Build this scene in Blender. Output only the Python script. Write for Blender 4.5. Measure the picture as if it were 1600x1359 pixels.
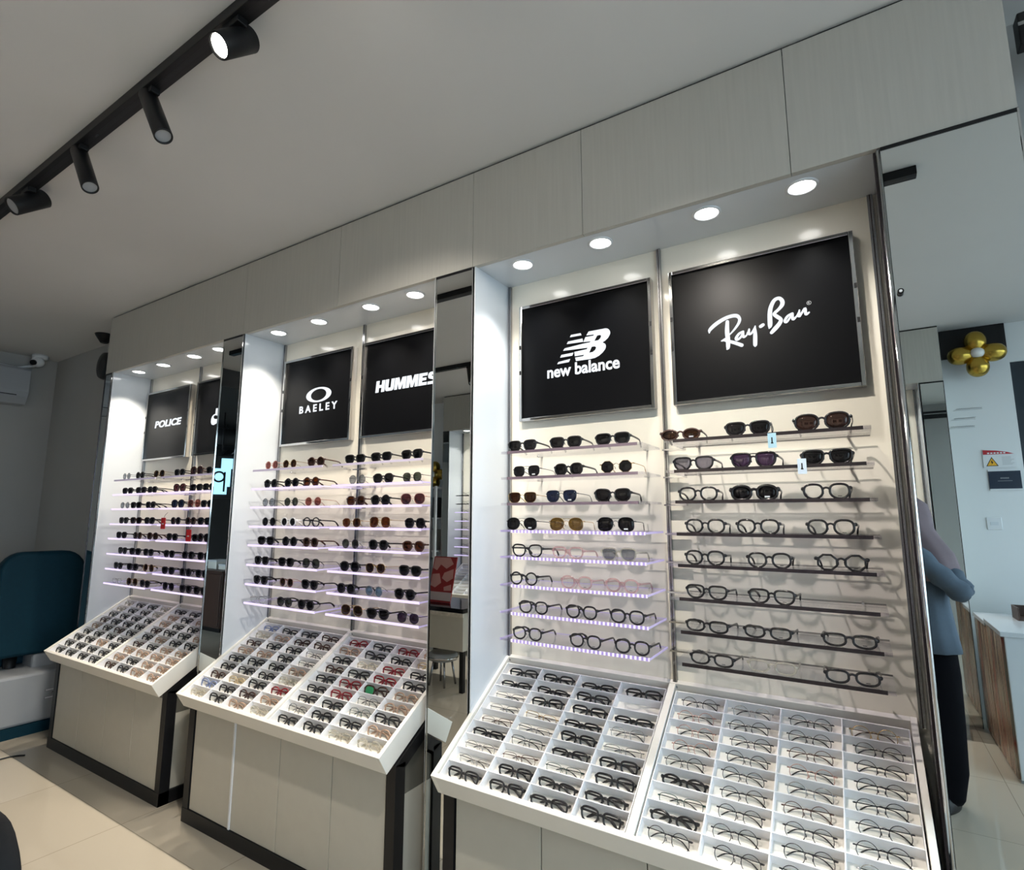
import bpy, bmesh, math, random
from mathutils import Vector, Matrix
random.seed(7)
sc = bpy.context.scene
COL = sc.collection
for o in list(bpy.data.objects): bpy.data.objects.remove(o)
H = 1.586            # camera height; the display front plane is y = 0, floor z = 0
CEIL = 3.18
PI = math.pi

# ---------------------------------------------------------------- camera
cam_d = bpy.data.cameras.new('camera'); cam = bpy.data.objects.new('camera', cam_d); COL.objects.link(cam)
cam_d.sensor_fit = 'HORIZONTAL'; cam_d.sensor_width = 36; cam_d.lens = 859.5/1600*36; cam_d.clip_start = .02
rows = [[0.847514723, 0.076757347, 0.525192444], [0.530770661, -0.124687266, -0.838293261], [0.001139643, 0.989222622, -0.146414841]]
mw = Matrix(rows).to_4x4(); mw.translation = (0, -1.9, H); cam.matrix_world = mw
sc.camera = cam
# ---------------------------------------------------------------- world, exposure
w = bpy.data.worlds.new('daylight'); sc.world = w; w.use_nodes = True
bg = w.node_tree.nodes['Background']; bg.inputs[0].default_value = (.68, .86, 1.0, 1); bg.inputs[1].default_value = 2.3
sc.view_settings.view_transform = 'Standard'; sc.view_settings.look = 'None'
sc.view_settings.gamma = 1; sc.view_settings.use_curve_mapping = False
sc.view_settings.exposure = 1.08
cy = sc.cycles
cy.max_bounces = 8; cy.diffuse_bounces = 4; cy.glossy_bounces = 5; cy.transmission_bounces = 6; cy.transparent_max_bounces = 24
cy.caustics_reflective = False; cy.caustics_refractive = False; cy.sample_clamp_indirect = 4
SPOT_W = 13.5; OPP_W = 30.0
def area(name, loc, rot, sx, sy, portal=False, energy=0, color=(1,1,1)):
    l = bpy.data.lights.new(name, 'AREA'); l.shape = 'RECTANGLE'; l.size = sx; l.size_y = sy; l.energy = energy; l.color = color
    o = bpy.data.objects.new(name, l); COL.objects.link(o); o.location = loc; o.rotation_euler = rot
    if portal: l.cycles.is_portal = True
    return o
area('window_portal', (2.42, -1.9, 1.5), (0, PI/2, 0), 3.0, 4.2, portal=True)

# ---------------------------------------------------------------- materials
MATS = {}
def nodes(name):
    m = bpy.data.materials.new(name); m.use_nodes = True
    nt = m.node_tree
    return m, nt, nt.nodes, nt.links
def mat(name, c, rough=.5, metal=0, coat=0, emit=0, ec=None, spec=None, noise=0, nscale=8, stretch=None, bump=0):
    if name in MATS: return MATS[name]
    m, nt, N, L = nodes(name); p = N['Principled BSDF']
    p.inputs['Base Color'].default_value = (*c, 1); p.inputs['Roughness'].default_value = rough; p.inputs['Metallic'].default_value = metal
    if coat: p.inputs['Coat Weight'].default_value = coat; p.inputs['Coat Roughness'].default_value = .06
    if spec is not None: p.inputs['Specular IOR Level'].default_value = spec
    if emit: p.inputs['Emission Color'].default_value = (*(ec or c), 1); p.inputs['Emission Strength'].default_value = emit
    if noise or bump:
        tc = N.new('ShaderNodeTexCoord'); mp = N.new('ShaderNodeMapping'); nz = N.new('ShaderNodeTexNoise')
        if stretch: mp.inputs['Scale'].default_value = stretch
        nz.inputs['Scale'].default_value = nscale; nz.inputs['Detail'].default_value = 5
        L.new(tc.outputs['Object'], mp.inputs[0]); L.new(mp.outputs[0], nz.inputs['Vector'])
        if noise:
            mx = N.new('ShaderNodeMix'); mx.data_type = 'RGBA'
            mx.inputs['A'].default_value = (*[x*(1-noise) for x in c], 1); mx.inputs['B'].default_value = (*[min(1, x*(1+noise)) for x in c], 1)
            L.new(nz.outputs['Fac'], mx.inputs['Factor']); L.new(mx.outputs['Result'], p.inputs['Base Color'])
        if bump:
            b = N.new('ShaderNodeBump'); b.inputs['Strength'].default_value = bump; b.inputs['Distance'].default_value = .002
            L.new(nz.outputs['Fac'], b.inputs['Height']); L.new(b.outputs[0], p.inputs['Normal'])
    MATS[name] = m; return m
def clear(name, tint, base=.05, edge=.5, rough=.03, body=0, bodyc=None):
    """thin clear plastic or lens: transparent with a view-angle gloss, plus some pigment"""
    if name in MATS: return MATS[name]
    m, nt, N, L = nodes(name); N.remove(N['Principled BSDF']); out = N['Material Output']
    tr = N.new('ShaderNodeBsdfTransparent'); tr.inputs[0].default_value = (*tint, 1)
    gl = N.new('ShaderNodeBsdfGlossy'); gl.inputs['Roughness'].default_value = rough; gl.inputs[0].default_value = (.9, .9, .9, 1)
    lw = N.new('ShaderNodeLayerWeight'); lw.inputs[0].default_value = .5
    pw = N.new('ShaderNodeMath'); pw.operation = 'POWER'; pw.inputs[1].default_value = 3.5
    ma = N.new('ShaderNodeMath'); ma.operation = 'MULTIPLY_ADD'; ma.inputs[1].default_value = edge; ma.inputs[2].default_value = base
    L.new(lw.outputs['Facing'], pw.inputs[0]); L.new(pw.outputs[0], ma.inputs[0])
    src = tr.outputs[0]
    if body:
        df = N.new('ShaderNodeBsdfDiffuse'); df.inputs[0].default_value = (*(bodyc or tint), 1)
        m0 = N.new('ShaderNodeMixShader'); m0.inputs[0].default_value = body
        L.new(tr.outputs[0], m0.inputs[1]); L.new(df.outputs[0], m0.inputs[2]); src = m0.outputs[0]
    mx = N.new('ShaderNodeMixShader'); L.new(ma.outputs[0], mx.inputs[0]); L.new(src, mx.inputs[1]); L.new(gl.outputs[0], mx.inputs[2])
    L.new(mx.outputs[0], out.inputs[0]); MATS[name] = m; return m
def emission(name, c, s):
    if name in MATS: return MATS[name]
    m, nt, N, L = nodes(name); N.remove(N['Principled BSDF'])
    e = N.new('ShaderNodeEmission'); e.inputs[0].default_value = (*c, 1); e.inputs[1].default_value = s
    L.new(e.outputs[0], N['Material Output'].inputs[0]); MATS[name] = m; return m
def led_dots():
    m, nt, N, L = nodes('led dots behind acrylic edge'); p = N['Principled BSDF']
    p.inputs['Base Color'].default_value = (.35, .28, .5, 1); p.inputs['Roughness'].default_value = .2
    tc = N.new('ShaderNodeTexCoord'); sp = N.new('ShaderNodeSeparateXYZ'); L.new(tc.outputs['Object'], sp.inputs[0])
    a = N.new('ShaderNodeMath'); a.operation = 'MULTIPLY'; a.inputs[1].default_value = 2*PI/.0165; L.new(sp.outputs[0], a.inputs[0])
    s = N.new('ShaderNodeMath'); s.operation = 'SINE'; L.new(a.outputs[0], s.inputs[0])
    g = N.new('ShaderNodeMath'); g.operation = 'GREATER_THAN'; g.inputs[1].default_value = .1; L.new(s.outputs[0], g.inputs[0])
    r = N.new('ShaderNodeMix'); r.data_type = 'RGBA'; r.inputs['A'].default_value = (.07, .05, .16, 1); r.inputs['B'].default_value = (.42, .38, .52, 1)
    L.new(g.outputs[0], r.inputs['Factor']); L.new(r.outputs['Result'], p.inputs['Emission Color']); p.inputs['Emission Strength'].default_value = 1.0
    return m
def tiles():
    m, nt, N, L = nodes('glossy cream floor tile'); p = N['Principled BSDF']
    tc = N.new('ShaderNodeTexCoord'); mp = N.new('ShaderNodeMapping'); br = N.new('ShaderNodeTexBrick')
    mp.inputs['Location'].default_value = (.18, .33, 0)
    br.offset = 0; br.inputs['Scale'].default_value = 1; br.inputs['Brick Width'].default_value = .8; br.inputs['Row Height'].default_value = .8
    br.inputs['Mortar Size'].default_value = .0022; br.inputs['Mortar Smooth'].default_value = .2
    br.inputs['Color1'].default_value = (.45, .40, .325, 1); br.inputs['Color2'].default_value = (.47, .42, .34, 1); br.inputs['Mortar'].default_value = (.28, .245, .19, 1)
    L.new(tc.outputs['Object'], mp.inputs[0]); L.new(mp.outputs[0], br.inputs['Vector']); L.new(br.outputs['Color'], p.inputs['Base Color'])
    p.inputs['Roughness'].default_value = .04; p.inputs['Specular IOR Level'].default_value = .75
    return m
M_floor = tiles(); M_led_dots = led_dots()
M_ceil = mat('matt ceiling paint', (.66, .655, .64), .9, noise=.02, nscale=3)
M_wall = mat('pale wall paint', (.40, .395, .38), .85, noise=.03, nscale=4)
M_wallw = mat('white wall paint', (.74, .76, .77), .7, noise=.02, nscale=4)
M_dark = mat('dark wall paint', (.035, .034, .033), .7, noise=.1)
M_lam = mat('grey-beige streaked laminate', (.47, .455, .41), .55, noise=.10, nscale=9, stretch=(9, 9, .35), bump=.15)
M_door = mat('beige stone laminate', (.50, .475, .405), .4, noise=.05, nscale=14, bump=.05)
M_white = mat('white gloss panel', (.66, .70, .74), .16, coat=.3, noise=.01, nscale=3)
M_cream = mat('cream gloss panel', (.88, .835, .72), .22, coat=.35, noise=.012, nscale=3)
M_tray = mat('white tray lacquer', (.84, .81, .74), .38, noise=.015, nscale=20)
M_insert = mat('white tray insert', (.88, .88, .89), .45, noise=.01, nscale=20)
M_insfl = mat('cream insert floor', (.88, .84, .77), .5, noise=.02, nscale=30)
M_black = mat('black frame coating', (.006, .006, .007), .4, spec=.35, noise=.1)
M_blackm = mat('black metal', (.007, .0072, .008), .45, spec=.3, noise=.15, nscale=30)
M_screen = mat('black screen', (.0025, .0027, .0034), .30, spec=.12, noise=.1)
M_chrome = mat('polished chrome', (.62, .61, .60), .09, 1, noise=.04, nscale=2)
M_steel = mat('brushed steel', (.37, .37, .38), .22, 1, noise=.06, nscale=30)
M_mirror = mat('mirror glass', (.72, .745, .73), .0, 1, noise=.004, nscale=1)
M_smoke = mat('dark mirror glass', (.34, .35, .34), .02, 1, noise=.004, nscale=1)
M_acry = clear('clear acrylic', (.95, .945, .965), .06, .5)
M_acre = mat('acrylic edge painted led glow', (.55, .50, .66), .2, emit=.16, ec=(.62, .5, 1.0), noise=.05)  # strip glow in the clear shelf edges, put in as lavender colour and emission
M_glass = clear('window glass', (.97, .985, .985), .03, .4)
M_led_w = emission('white led edge', (.74, .62, 1.0), .68)
M_led_d = mat('dim led edge', (.55, .5, .58), .3, emit=.12, ec=(.7, .6, .9), noise=.05)
M_edge = mat('dark anodised shelf edge', (.045, .036, .04), .22, .6, noise=.1, nscale=40)
M_edgep = mat('mauve shelf edge', (.25, .19, .24), .25, .5, noise=.1, nscale=40)
M_lamp = emission('downlight glow', (1, .98, .95), 6)
M_lampw = emission('track lamp glow', (1, .93, .82), 30)
M_sign = emission('backlit white lettering', (.90, .95, 1), .55)
M_gold = mat('gold balloon foil', (.50, .34, .065), .25, 1, noise=.04, nscale=3)
M_pearl = mat('pearl balloon', (.78, .78, .76), .3, coat=.3, noise=.02)
M_teal = mat('teal upholstery', (.002, .030, .050), .6, spec=.2, noise=.15, nscale=40, bump=.2)
M_plastic = mat('white plastic', (.72, .74, .76), .4, noise=.01)
M_offw = mat('grey white enamel', (.34, .36, .385), .4, noise=.02)
M_grey = mat('grey plastic', (.3, .31, .32), .5, noise=.03)

# ---------------------------------------------------------------- mesh building
class MB:
    def __init__(s): s.v = []; s.f = []; s.sm = []
    def box(s, x0, x1, y0, y1, z0, z1):
        b = len(s.v)
        s.v += [(x, y, z) for z in (z0, z1) for y in (y0, y1) for x in (x0, x1)]
        for q in ((0,2,3,1),(4,5,7,6),(0,1,5,4),(2,6,7,3),(0,4,6,2),(1,3,7,5)): s.f.append(tuple(b+i for i in q)); s.sm.append(False)
        return s
    def prism(s, pts, a0, a1, axis='y'):
        """polygon pts extruded along an axis: axis 'y' takes (x,z), 'x' takes (y,z), 'z' takes (x,y)"""
        b = len(s.v); n = len(pts)
        mk = {'y': lambda p, a: (p[0], a, p[1]), 'x': lambda p, a: (a, p[0], p[1]), 'z': lambda p, a: (p[0], p[1], a)}[axis]
        s.v += [mk(p, a0) for p in pts] + [mk(p, a1) for p in pts]
        s.f.append(tuple(range(b, b+n))); s.f.append(tuple(range(b+2*n-1, b+n-1, -1))); s.sm += [False, False]
        for i in range(n):
            j = (i+1) % n; s.f.append((b+i, b+n+i, b+n+j, b+j)); s.sm.append(n > 10)
        return s
    def rings(s, rings, cap=True, closed=False, smooth=True):
        b = len(s.v); n = len(rings[0]); m = len(rings)
        for r in rings: s.v += [tuple(p) for p in r]
        for k in range(m if closed else m-1):
            a = b+k*n; c = b+((k+1) % m)*n
            for i in range(n):
                j = (i+1) % n; s.f.append((a+i, a+j, c+j, c+i)); s.sm.append(smooth)
        if cap and not closed:
            s.f.append(tuple(range(b+n-1, b-1, -1))); s.f.append(tuple(range(b+(m-1)*n, b+m*n))); s.sm += [False, False]
        return s
    def tube(s, path, r, seg=8, closed=False, ratio=1.0, up=(0, 0, 1)):
        P = [Vector(p) for p in path]; n = len(P); rs = r if isinstance(r, (list, tuple)) else [r]*n
        out = []
        for i, p in enumerate(P):
            if closed: t = P[(i+1) % n]-P[i-1]
            else: t = P[min(i+1, n-1)]-P[max(i-1, 0)]
            t.normalize(); u = Vector(up)
            if abs(t.dot(u)) > .95: u = Vector((0, 1, 0)) if abs(t.y) < .9 else Vector((1, 0, 0))
            a = t.cross(u).normalized(); b = a.cross(t)
            out.append([p+a*(rs[i]*math.cos(2*PI*k/seg))+b*(rs[i]*ratio*math.sin(2*PI*k/seg)) for k in range(seg)])
        return s.rings(out, cap=True, closed=closed)
    def cyl(s, p0, p1, r, seg=20, r1=None): return s.tube([p0, p1], [r, r if r1 is None else r1], seg)
    def ball(s, c, rx, ry, rz, n=12, m=20):
        out = []
        for i in range(1, n):
            t = PI*i/n
            out.append([(c[0]+rx*math.sin(t)*math.cos(2*PI*k/m), c[1]+ry*math.sin(t)*math.sin(2*PI*k/m), c[2]-rz*math.cos(t)) for k in range(m)])
        b0 = len(s.v); s.rings(out, cap=False); b = len(s.v); s.v += [(c[0], c[1], c[2]-rz), (c[0], c[1], c[2]+rz)]
        e = b0+(n-2)*m
        for k in range(m):
            s.f.append((b, b0+(k+1) % m, b0+k)); s.f.append((b+1, e+k, e+(k+1) % m)); s.sm += [True, True]
        return s
    def mesh(s, name):
        me = bpy.data.meshes.new(name); me.from_pydata(s.v, [], s.f); me.validate()
        if len(me.polygons) == len(s.sm): me.polygons.foreach_set('use_smooth', s.sm)
        bm = bmesh.new(); bm.from_mesh(me); bmesh.ops.recalc_face_normals(bm, faces=bm.faces); bm.to_mesh(me); bm.free()
        return me
    def build(s, name, m, parent=None, bevel=0):
        me = s.mesh(name); me.materials.append(m); o = bpy.data.objects.new(name, me); COL.objects.link(o)
        if parent: o.parent = parent
        if bevel:
            b = o.modifiers.new('bevel', 'BEVEL'); b.width = bevel; b.segments = 2; b.limit_method = 'ANGLE'
        return o
I4 = Matrix.Identity(4)
def T(x, y, z): return Matrix.Translation((x, y, z))
def tag(o, label=None, cat=None, group=None, kind=None):
    if label: o['label'] = label
    if cat: o['category'] = cat
    if group: o['group'] = group
    if kind: o['kind'] = kind
    return o
def thing(name, label, cat, mtx=I4, group=None):
    o = bpy.data.objects.new(name, None); COL.objects.link(o); o.empty_display_size = .05; o.matrix_world = mtx
    return tag(o, label, cat, group)
def struct(name, mb, m, label=None, parent=None):
    o = mb.build(name, m, parent)
    if not parent: o['kind'] = 'structure'
    if label: o['label'] = label
    return o
def link(name, me, parent, m=None):
    o = bpy.data.objects.new(name, me); COL.objects.link(o); o.parent = parent; return o
def text_mesh(body, size, extrude=.001, offset=0, shear=0, spacing=1):
    c = bpy.data.curves.new('lettering', 'FONT'); c.body = body; c.size = size; c.extrude = extrude; c.offset = offset; c.shear = shear
    c.space_character = spacing; c.align_x = 'CENTER'; c.align_y = 'CENTER'; c.resolution_u = 4
    o = bpy.data.objects.new('lettering', c); COL.objects.link(o)
    me = bpy.data.meshes.new_from_object(o.evaluated_get(bpy.context.evaluated_depsgraph_get()))
    bpy.data.objects.remove(o)
    return me
def text(body, cx, y, cz, width, height, m, parent, offset=0, shear=0, spacing=1, name='lettering'):
    """lettering fitted to a width and height, standing in the xz plane and facing -y"""
    me = text_mesh(body, .1, .001, offset, shear, spacing)
    xs = [v.co.x for v in me.vertices]; ys = [v.co.y for v in me.vertices]
    sx = width/(max(xs)-min(xs)); sy = height/(max(ys)-min(ys)); mx = (max(xs)+min(xs))/2; my = (max(ys)+min(ys))/2
    for v in me.vertices: v.co = ((v.co.x-mx)*sx+cx, y-v.co.z, (v.co.y-my)*sy+cz)
    me.materials.clear(); me.materials.append(m)
    return link(name, me, parent)
def curve_fill(polys, y, m, parent, name='logo', dep=.001):
    c = bpy.data.curves.new('logo', 'CURVE'); c.dimensions = '2D'; c.fill_mode = 'BOTH'; c.extrude = dep
    for p in polys:
        s = c.splines.new('POLY'); s.points.add(len(p)-1); s.use_cyclic_u = True
        for q, (x, z) in zip(s.points, p): q.co = (x, z, 0, 1)
    o = bpy.data.objects.new('logo', c); COL.objects.link(o)
    me = bpy.data.meshes.new_from_object(o.evaluated_get(bpy.context.evaluated_depsgraph_get())); bpy.data.objects.remove(o)
    for v in me.vertices: v.co = (v.co.x, y-v.co.z, v.co.y)
    me.materials.clear(); me.materials.append(m)
    return link(name, me, parent)

# ---- traced outlines (metres, on the sign plane) and eyewear tables
NB= [[(-0.9544, 2.3942), (-0.8752, 2.3942), (-0.8678, 2.3923), (-0.8623, 2.3891), (-0.857, 2.3827), (-0.8544, 2.3759), (-0.8542, 2.3687), (-0.8566, 2.362), (-0.8652, 2.3491), (-0.8784, 2.3397), (-0.8906, 2.3337), (-0.8797, 2.3265), (-0.8761, 2.3205), (-0.8753, 2.315), (-0.8764, 2.308), (-0.8794, 2.3013), (-0.8908, 2.2889), (-0.9078, 2.2772), (-0.9267, 2.2703), (-0.9495, 2.2684), (-1.0179, 2.2697), (-1.0216, 2.2859), (-0.9826, 2.2863), (-0.9777, 2.2924), (-1.0234, 2.2927), (-1.025, 2.3123), (-0.9647, 2.3153), (-0.9607, 2.3216), (-1.0806, 2.3269), (-1.0724, 2.3367), (-0.9825, 2.343), (-0.9498, 2.3439), (-0.9449, 2.3485), (-0.9804, 2.3509), (-0.9703, 2.3713), (-0.932, 2.3714), (-0.929, 2.3767), (-0.9653, 2.3787)], [(-0.915, 2.3688), (-0.9075, 2.3696), (-0.9, 2.3688), (-0.8955, 2.3635), (-0.8994, 2.3542), (-0.909, 2.3468), (-0.9288, 2.3466)], [(-0.9416, 2.3224), (-0.9331, 2.3228), (-0.9256, 2.3216), (-0.92, 2.3152), (-0.925, 2.3052), (-0.9365, 2.298), (-0.9546, 2.2973)], [(-1.0405, 2.3939), (-0.9932, 2.3938), (-0.9895, 2.3839), (-1.0457, 2.3842)], [(-1.0549, 2.3656), (-0.9849, 2.3674), (-0.9823, 2.3522), (-1.0621, 2.3552)], [(-1.09, 2.3087), (-1.03, 2.3103), (-1.0361, 2.2974), (-1.0962, 2.2971)], [(-1.1046, 2.2782), (-1.0467, 2.2833), (-1.0534, 2.2705), (-1.1112, 2.2689)]]
RB= [[(-0.4447, 2.2957, 0.0023), (-0.4413, 2.3082, 0.0064), (-0.4174, 2.3271, 0.0075), (-0.3846, 2.3426, 0.0069), (-0.358, 2.3475, 0.0069), (-0.34, 2.344, 0.0068), (-0.3317, 2.3308, 0.0057), (-0.3351, 2.3158, 0.0051), (-0.3477, 2.2981, 0.004), (-0.3615, 2.2835, 0.0028), (-0.3725, 2.274, 0.0023)], [(-0.3761, 2.328, 0.0063), (-0.379, 2.2896, 0.008), (-0.3774, 2.2548, 0.0079), (-0.3789, 2.2265, 0.0068), (-0.3827, 2.22, 0.0028)], [(-0.4011, 2.2555, 0.0023), (-0.3864, 2.2593, 0.0057), (-0.3729, 2.2655, 0.0034)], [(-0.3866, 2.255, 0.0051), (-0.356, 2.2412, 0.0062), (-0.3298, 2.2268, 0.0067)], [(-0.3218, 2.2791, 0.0039), (-0.3362, 2.2732, 0.0045), (-0.3479, 2.2582, 0.0051), (-0.3452, 2.2507, 0.0045), (-0.3319, 2.2583, 0.0039), (-0.322, 2.2763, 0.0034)], [(-0.322, 2.2763, 0.0039), (-0.3222, 2.258, 0.005), (-0.3113, 2.2617, 0.0028), (-0.3069, 2.2722, 0.0022)], [(-0.3005, 2.2837, 0.0034), (-0.3029, 2.2672, 0.005), (-0.2934, 2.2669, 0.0039), (-0.2824, 2.2832, 0.0033), (-0.2788, 2.2923, 0.0022)], [(-0.2794, 2.291, 0.0022), (-0.2807, 2.2604, 0.0067), (-0.283, 2.2217, 0.0069), (-0.2834, 2.2157, 0.0033)], [(-0.2602, 2.2874, 0.0061), (-0.2521, 2.292, 0.0061)], [(-0.2322, 2.2752, 0.0022), (-0.2283, 2.287, 0.0077), (-0.2265, 2.3284, 0.0077), (-0.2212, 2.3552, 0.0072), (-0.2088, 2.3778, 0.0066), (-0.1928, 2.3832, 0.0061), (-0.1827, 2.3708, 0.0071), (-0.1837, 2.3557, 0.0071), (-0.1954, 2.3415, 0.0055), (-0.212, 2.3269, 0.0055), (-0.2043, 2.3156, 0.0066), (-0.1913, 2.3006, 0.0065), (-0.1978, 2.2853, 0.0071), (-0.212, 2.2701, 0.0076), (-0.2248, 2.2573, 0.006)], [(-0.1531, 2.3164, 0.0038), (-0.1689, 2.3086, 0.0043), (-0.1789, 2.2927, 0.0043), (-0.1726, 2.2879, 0.0038), (-0.1598, 2.304, 0.0032), (-0.1519, 2.3161, 0.0032)], [(-0.1519, 2.3161, 0.0038), (-0.1522, 2.2944, 0.0048), (-0.1399, 2.3028, 0.0027), (-0.1333, 2.3151, 0.0021)], [(-0.1292, 2.3238, 0.0027), (-0.1324, 2.3013, 0.0048), (-0.1219, 2.3128, 0.0037), (-0.1106, 2.3268, 0.0043), (-0.1098, 2.305, 0.0048), (-0.0992, 2.3096, 0.0027)]]
FAR= [[(-3.8609, 2.3513), (-3.8637, 2.3114), (-3.8855, 2.3071), (-3.9036, 2.296), (-3.9125, 2.2791), (-3.9127, 2.2533), (-3.9007, 2.2362), (-3.8774, 2.231), (-3.8559, 2.2371), (-3.829, 2.2426), (-3.7906, 2.2439), (-3.8051, 2.3487)], [(-3.8281, 2.2839), (-3.8305, 2.2773), (-3.839, 2.2729), (-3.8518, 2.2716), (-3.8659, 2.2738), (-3.8781, 2.2789), (-3.8856, 2.2859), (-3.8866, 2.293), (-3.8809, 2.2988), (-3.8698, 2.3017), (-3.8559, 2.3012), (-3.8424, 2.2974), (-3.8324, 2.2912)]]

# bay, rack -> shelves from the top: (x, style, frame, lens)
RACKS={('N','L'):[[(-1.177,'way','K','dk'),(-0.974,'way','K','dk'),(-0.777,'way','K','dk')],[(-1.159,'sqm','k','dk'),(-0.965,'pan','K','dk'),(-0.764,'hex','G','dk')],[(-1.181,'way','G','br'),(-0.997,'sqb','k','bl'),(-0.785,'cat','K','dk')],[(-1.181,'avi','k','dk'),(-0.976,'avi','G','ol'),(-0.773,'avb','k','dk')],[(-1.154,'cat','K','cl'),(-0.975,'sq','p','cl'),(-0.766,'way','C','gy')],[(-1.172,'rnd','K','cl'),(-0.936,'pan','p','cl'),(-0.754,'pan','p','cl')],[(-1.128,'pan','K','cl'),(-0.92,'pan','K','cl'),(-0.738,'pan','K','cl')],[(-1.158,'pan','K','cl'),(-0.906,'pan','K','cl'),(-0.725,'pan','K','cl')]],
('N','R'):[[(-0.521,'ova','T','br'),(-0.297,'way','K','dk'),(-0.08,'big','K','gb')],[(-0.481,'way','K','gg'),(-0.286,'sqb','K','pu'),(-0.074,'way','K','dk')],[(-0.469,'pan','K','cl'),(-0.29,'ovt','K','dk'),(-0.083,'pan','K','cl')],[(-0.452,'pan','K','cl'),(-0.285,'pan','K','cl'),(-0.079,'pan','K','cl')],[(-0.458,'pan','K','cl'),(-0.257,'pan','K','cl'),(-0.059,'hex','K','cl')],[(-0.457,'sq','K','cl'),(-0.257,'sq','K','cl')],[(-0.462,'rec','K','cl'),(-0.276,'rec','K','cl'),(-0.055,'rec','K','cl')],[(-0.451,'rec','K','cl'),(-0.27,'rec','C','cl'),(-0.055,'rec','K','cl')]],
('M','L'):[[(-2.878,'rnd','P','pk'),(-2.72,'rnd','G','br'),(-2.484,'rnd','T','br')],[(-2.873,'rnd','K','dk'),(-2.687,'rnd','K','dk'),(-2.517,'rnd','T','am')],[(-2.885,'rnd','k','gy'),(-2.682,'rnd','k','gn'),(-2.498,'rnd','P','pk')],[(-2.873,'rnd','k','dk'),(-2.689,'rnd','W','dk'),(-2.505,'rnd','K','cl')],[(-2.892,'way','K','dk'),(-2.673,'rnd','K','dk'),(-2.501,'pan','T','br')],[(-2.909,'way','K','dk'),(-2.69,'way','K','dk'),(-2.481,'avi','k','gn')],[(-2.909,'way','K','dk'),(-2.68,'pan','P','br'),(-2.493,'way','K','dk')],[(-2.922,'rec','S','cl'),(-2.686,'pan','K','gn'),(-2.505,'pan','K','dk')]],
('M','R'):[[(-2.189,'way','K','dk'),(-1.997,'way','K','dk'),(-1.79,'way','K','dk')],[(-2.159,'rnd','S','gy'),(-1.975,'pan','K','dk'),(-1.794,'pan','k','gn')],[(-2.162,'pan','T','am'),(-1.987,'rnd','K','dk'),(-1.786,'big','P','bu')],[(-2.192,'pan','G','am'),(-1.99,'avb','G','am'),(-1.766,'pan','K','dk')],[(-2.195,'rnd','S','gn'),(-1.993,'pan','K','dk'),(-1.774,'pan','T','am')],[(-2.193,'pan','K','dk'),(-2.013,'pan','G','br'),(-1.786,'way','K','dk')],[(-2.204,'pan','K','dk'),(-2.012,'rnd','S','lb'),(-1.817,'pan','K','dk')],[(-2.161,'avi','G','br'),(-1.989,'way','K','dk'),(-1.79,'pan','k','pu')]],
('F','L'):[[(-4.631,'rnd','k','gy'),(-4.426,'rnd','K','dk'),(-4.17,'avi','G','br')],[(-4.597,'way','K','dk'),(-4.404,'way','K','dk'),(-4.239,'way','K','dk')],[(-4.624,'rnd','S','gy'),(-4.449,'way','K','dk'),(-4.245,'way','K','dk')],[(-4.62,'way','K','dk'),(-4.426,'way','T','dk'),(-4.242,'way','K','dk')],[(-4.616,'way','K','dk'),(-4.376,'pan','T','br'),(-4.177,'pan','T','br')],[(-4.592,'way','K','dk'),(-4.4,'way','K','dk'),(-4.208,'way','K','dk')],[(-4.617,'way','K','dk'),(-4.414,'way','K','dk'),(-4.196,'avi','G','br')],[(-4.633,'rec','S','cl'),(-4.392,'avi','G','br'),(-4.211,'way','K','dk')]],
('F','R'):[[(-3.889,'way','K','dk'),(-3.675,'big','T','bu'),(-3.502,'way','K','dk')],[(-3.871,'big','T','bu'),(-3.673,'way','K','dk'),(-3.523,'way','K','dk')],[(-3.877,'big','K','bl'),(-3.667,'big','P','pk'),(-3.518,'way','K','dk')],[(-3.891,'pan','K','dk'),(-3.7,'pan','T','br'),(-3.542,'way','K','dk')],[(-3.913,'way','K','dk'),(-3.677,'way','K','dk'),(-3.533,'avi','K','dk')],[(-3.926,'way','K','dk'),(-3.696,'pan','K','dk'),(-3.517,'way','K','dk')],[(-3.923,'way','K','dk'),(-3.709,'pan','K','dk'),(-3.522,'way','K','dk')],[(-3.905,'avi','k','dk'),(-3.7,'way','K','dk'),(-3.528,'way','K','dk')]]}

# ---------------------------------------------------------------- room shell
BACK = .31; FRONT = -4.06; LEFT = -7.0; RIGHT = 2.4
struct('floor', MB().box(-9, RIGHT, -4.3, .45, -.05, 0), M_floor)
struct('ceiling', MB().box(-9, RIGHT, -4.3, .45, CEIL, CEIL+.06), M_ceil)
struct('wall_back', MB().box(LEFT-.1, RIGHT, BACK, BACK+.1, 0, CEIL), M_wall)
struct('wall_left', MB().box(LEFT-.12, LEFT, -1.25, BACK, 0, CEIL), M_wall)
struct('wall_front', MB().box(-9, .69, FRONT-.1, FRONT-.02, 0, CEIL), M_wallw)
struct('wall_front_right', MB().box(.69, 1.14, FRONT-.1, -4.0, 0, CEIL), M_wallw)
struct('wall_side', MB().box(-9.1, -9, -4.3, .4, 0, CEIL), M_dark)
struct('trim_1', MB().box(-9, -5.75, -4.06, -1.3, 2.98, CEIL), M_dark, 'dark lowered ceiling of the rear room')
struct('trim_2', MB().box(1.14, RIGHT, FRONT-.1, -4.0, 2.85, CEIL), M_wallw, 'white lintel over the dark doorway')
struct('door_1', MB().box(1.14, RIGHT, FRONT-.1, -4.02, 0, 2.85), mat('navy door panel', (.012, .02, .03), .35, noise=.1), 'dark navy door beside the white column')
struct('ground', MB().box(-10, 14, -12, 8, -.12, -.06), mat('outdoor paving', (.42, .41, .40), .8, noise=.1), 'paving outside the shop window')
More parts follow.
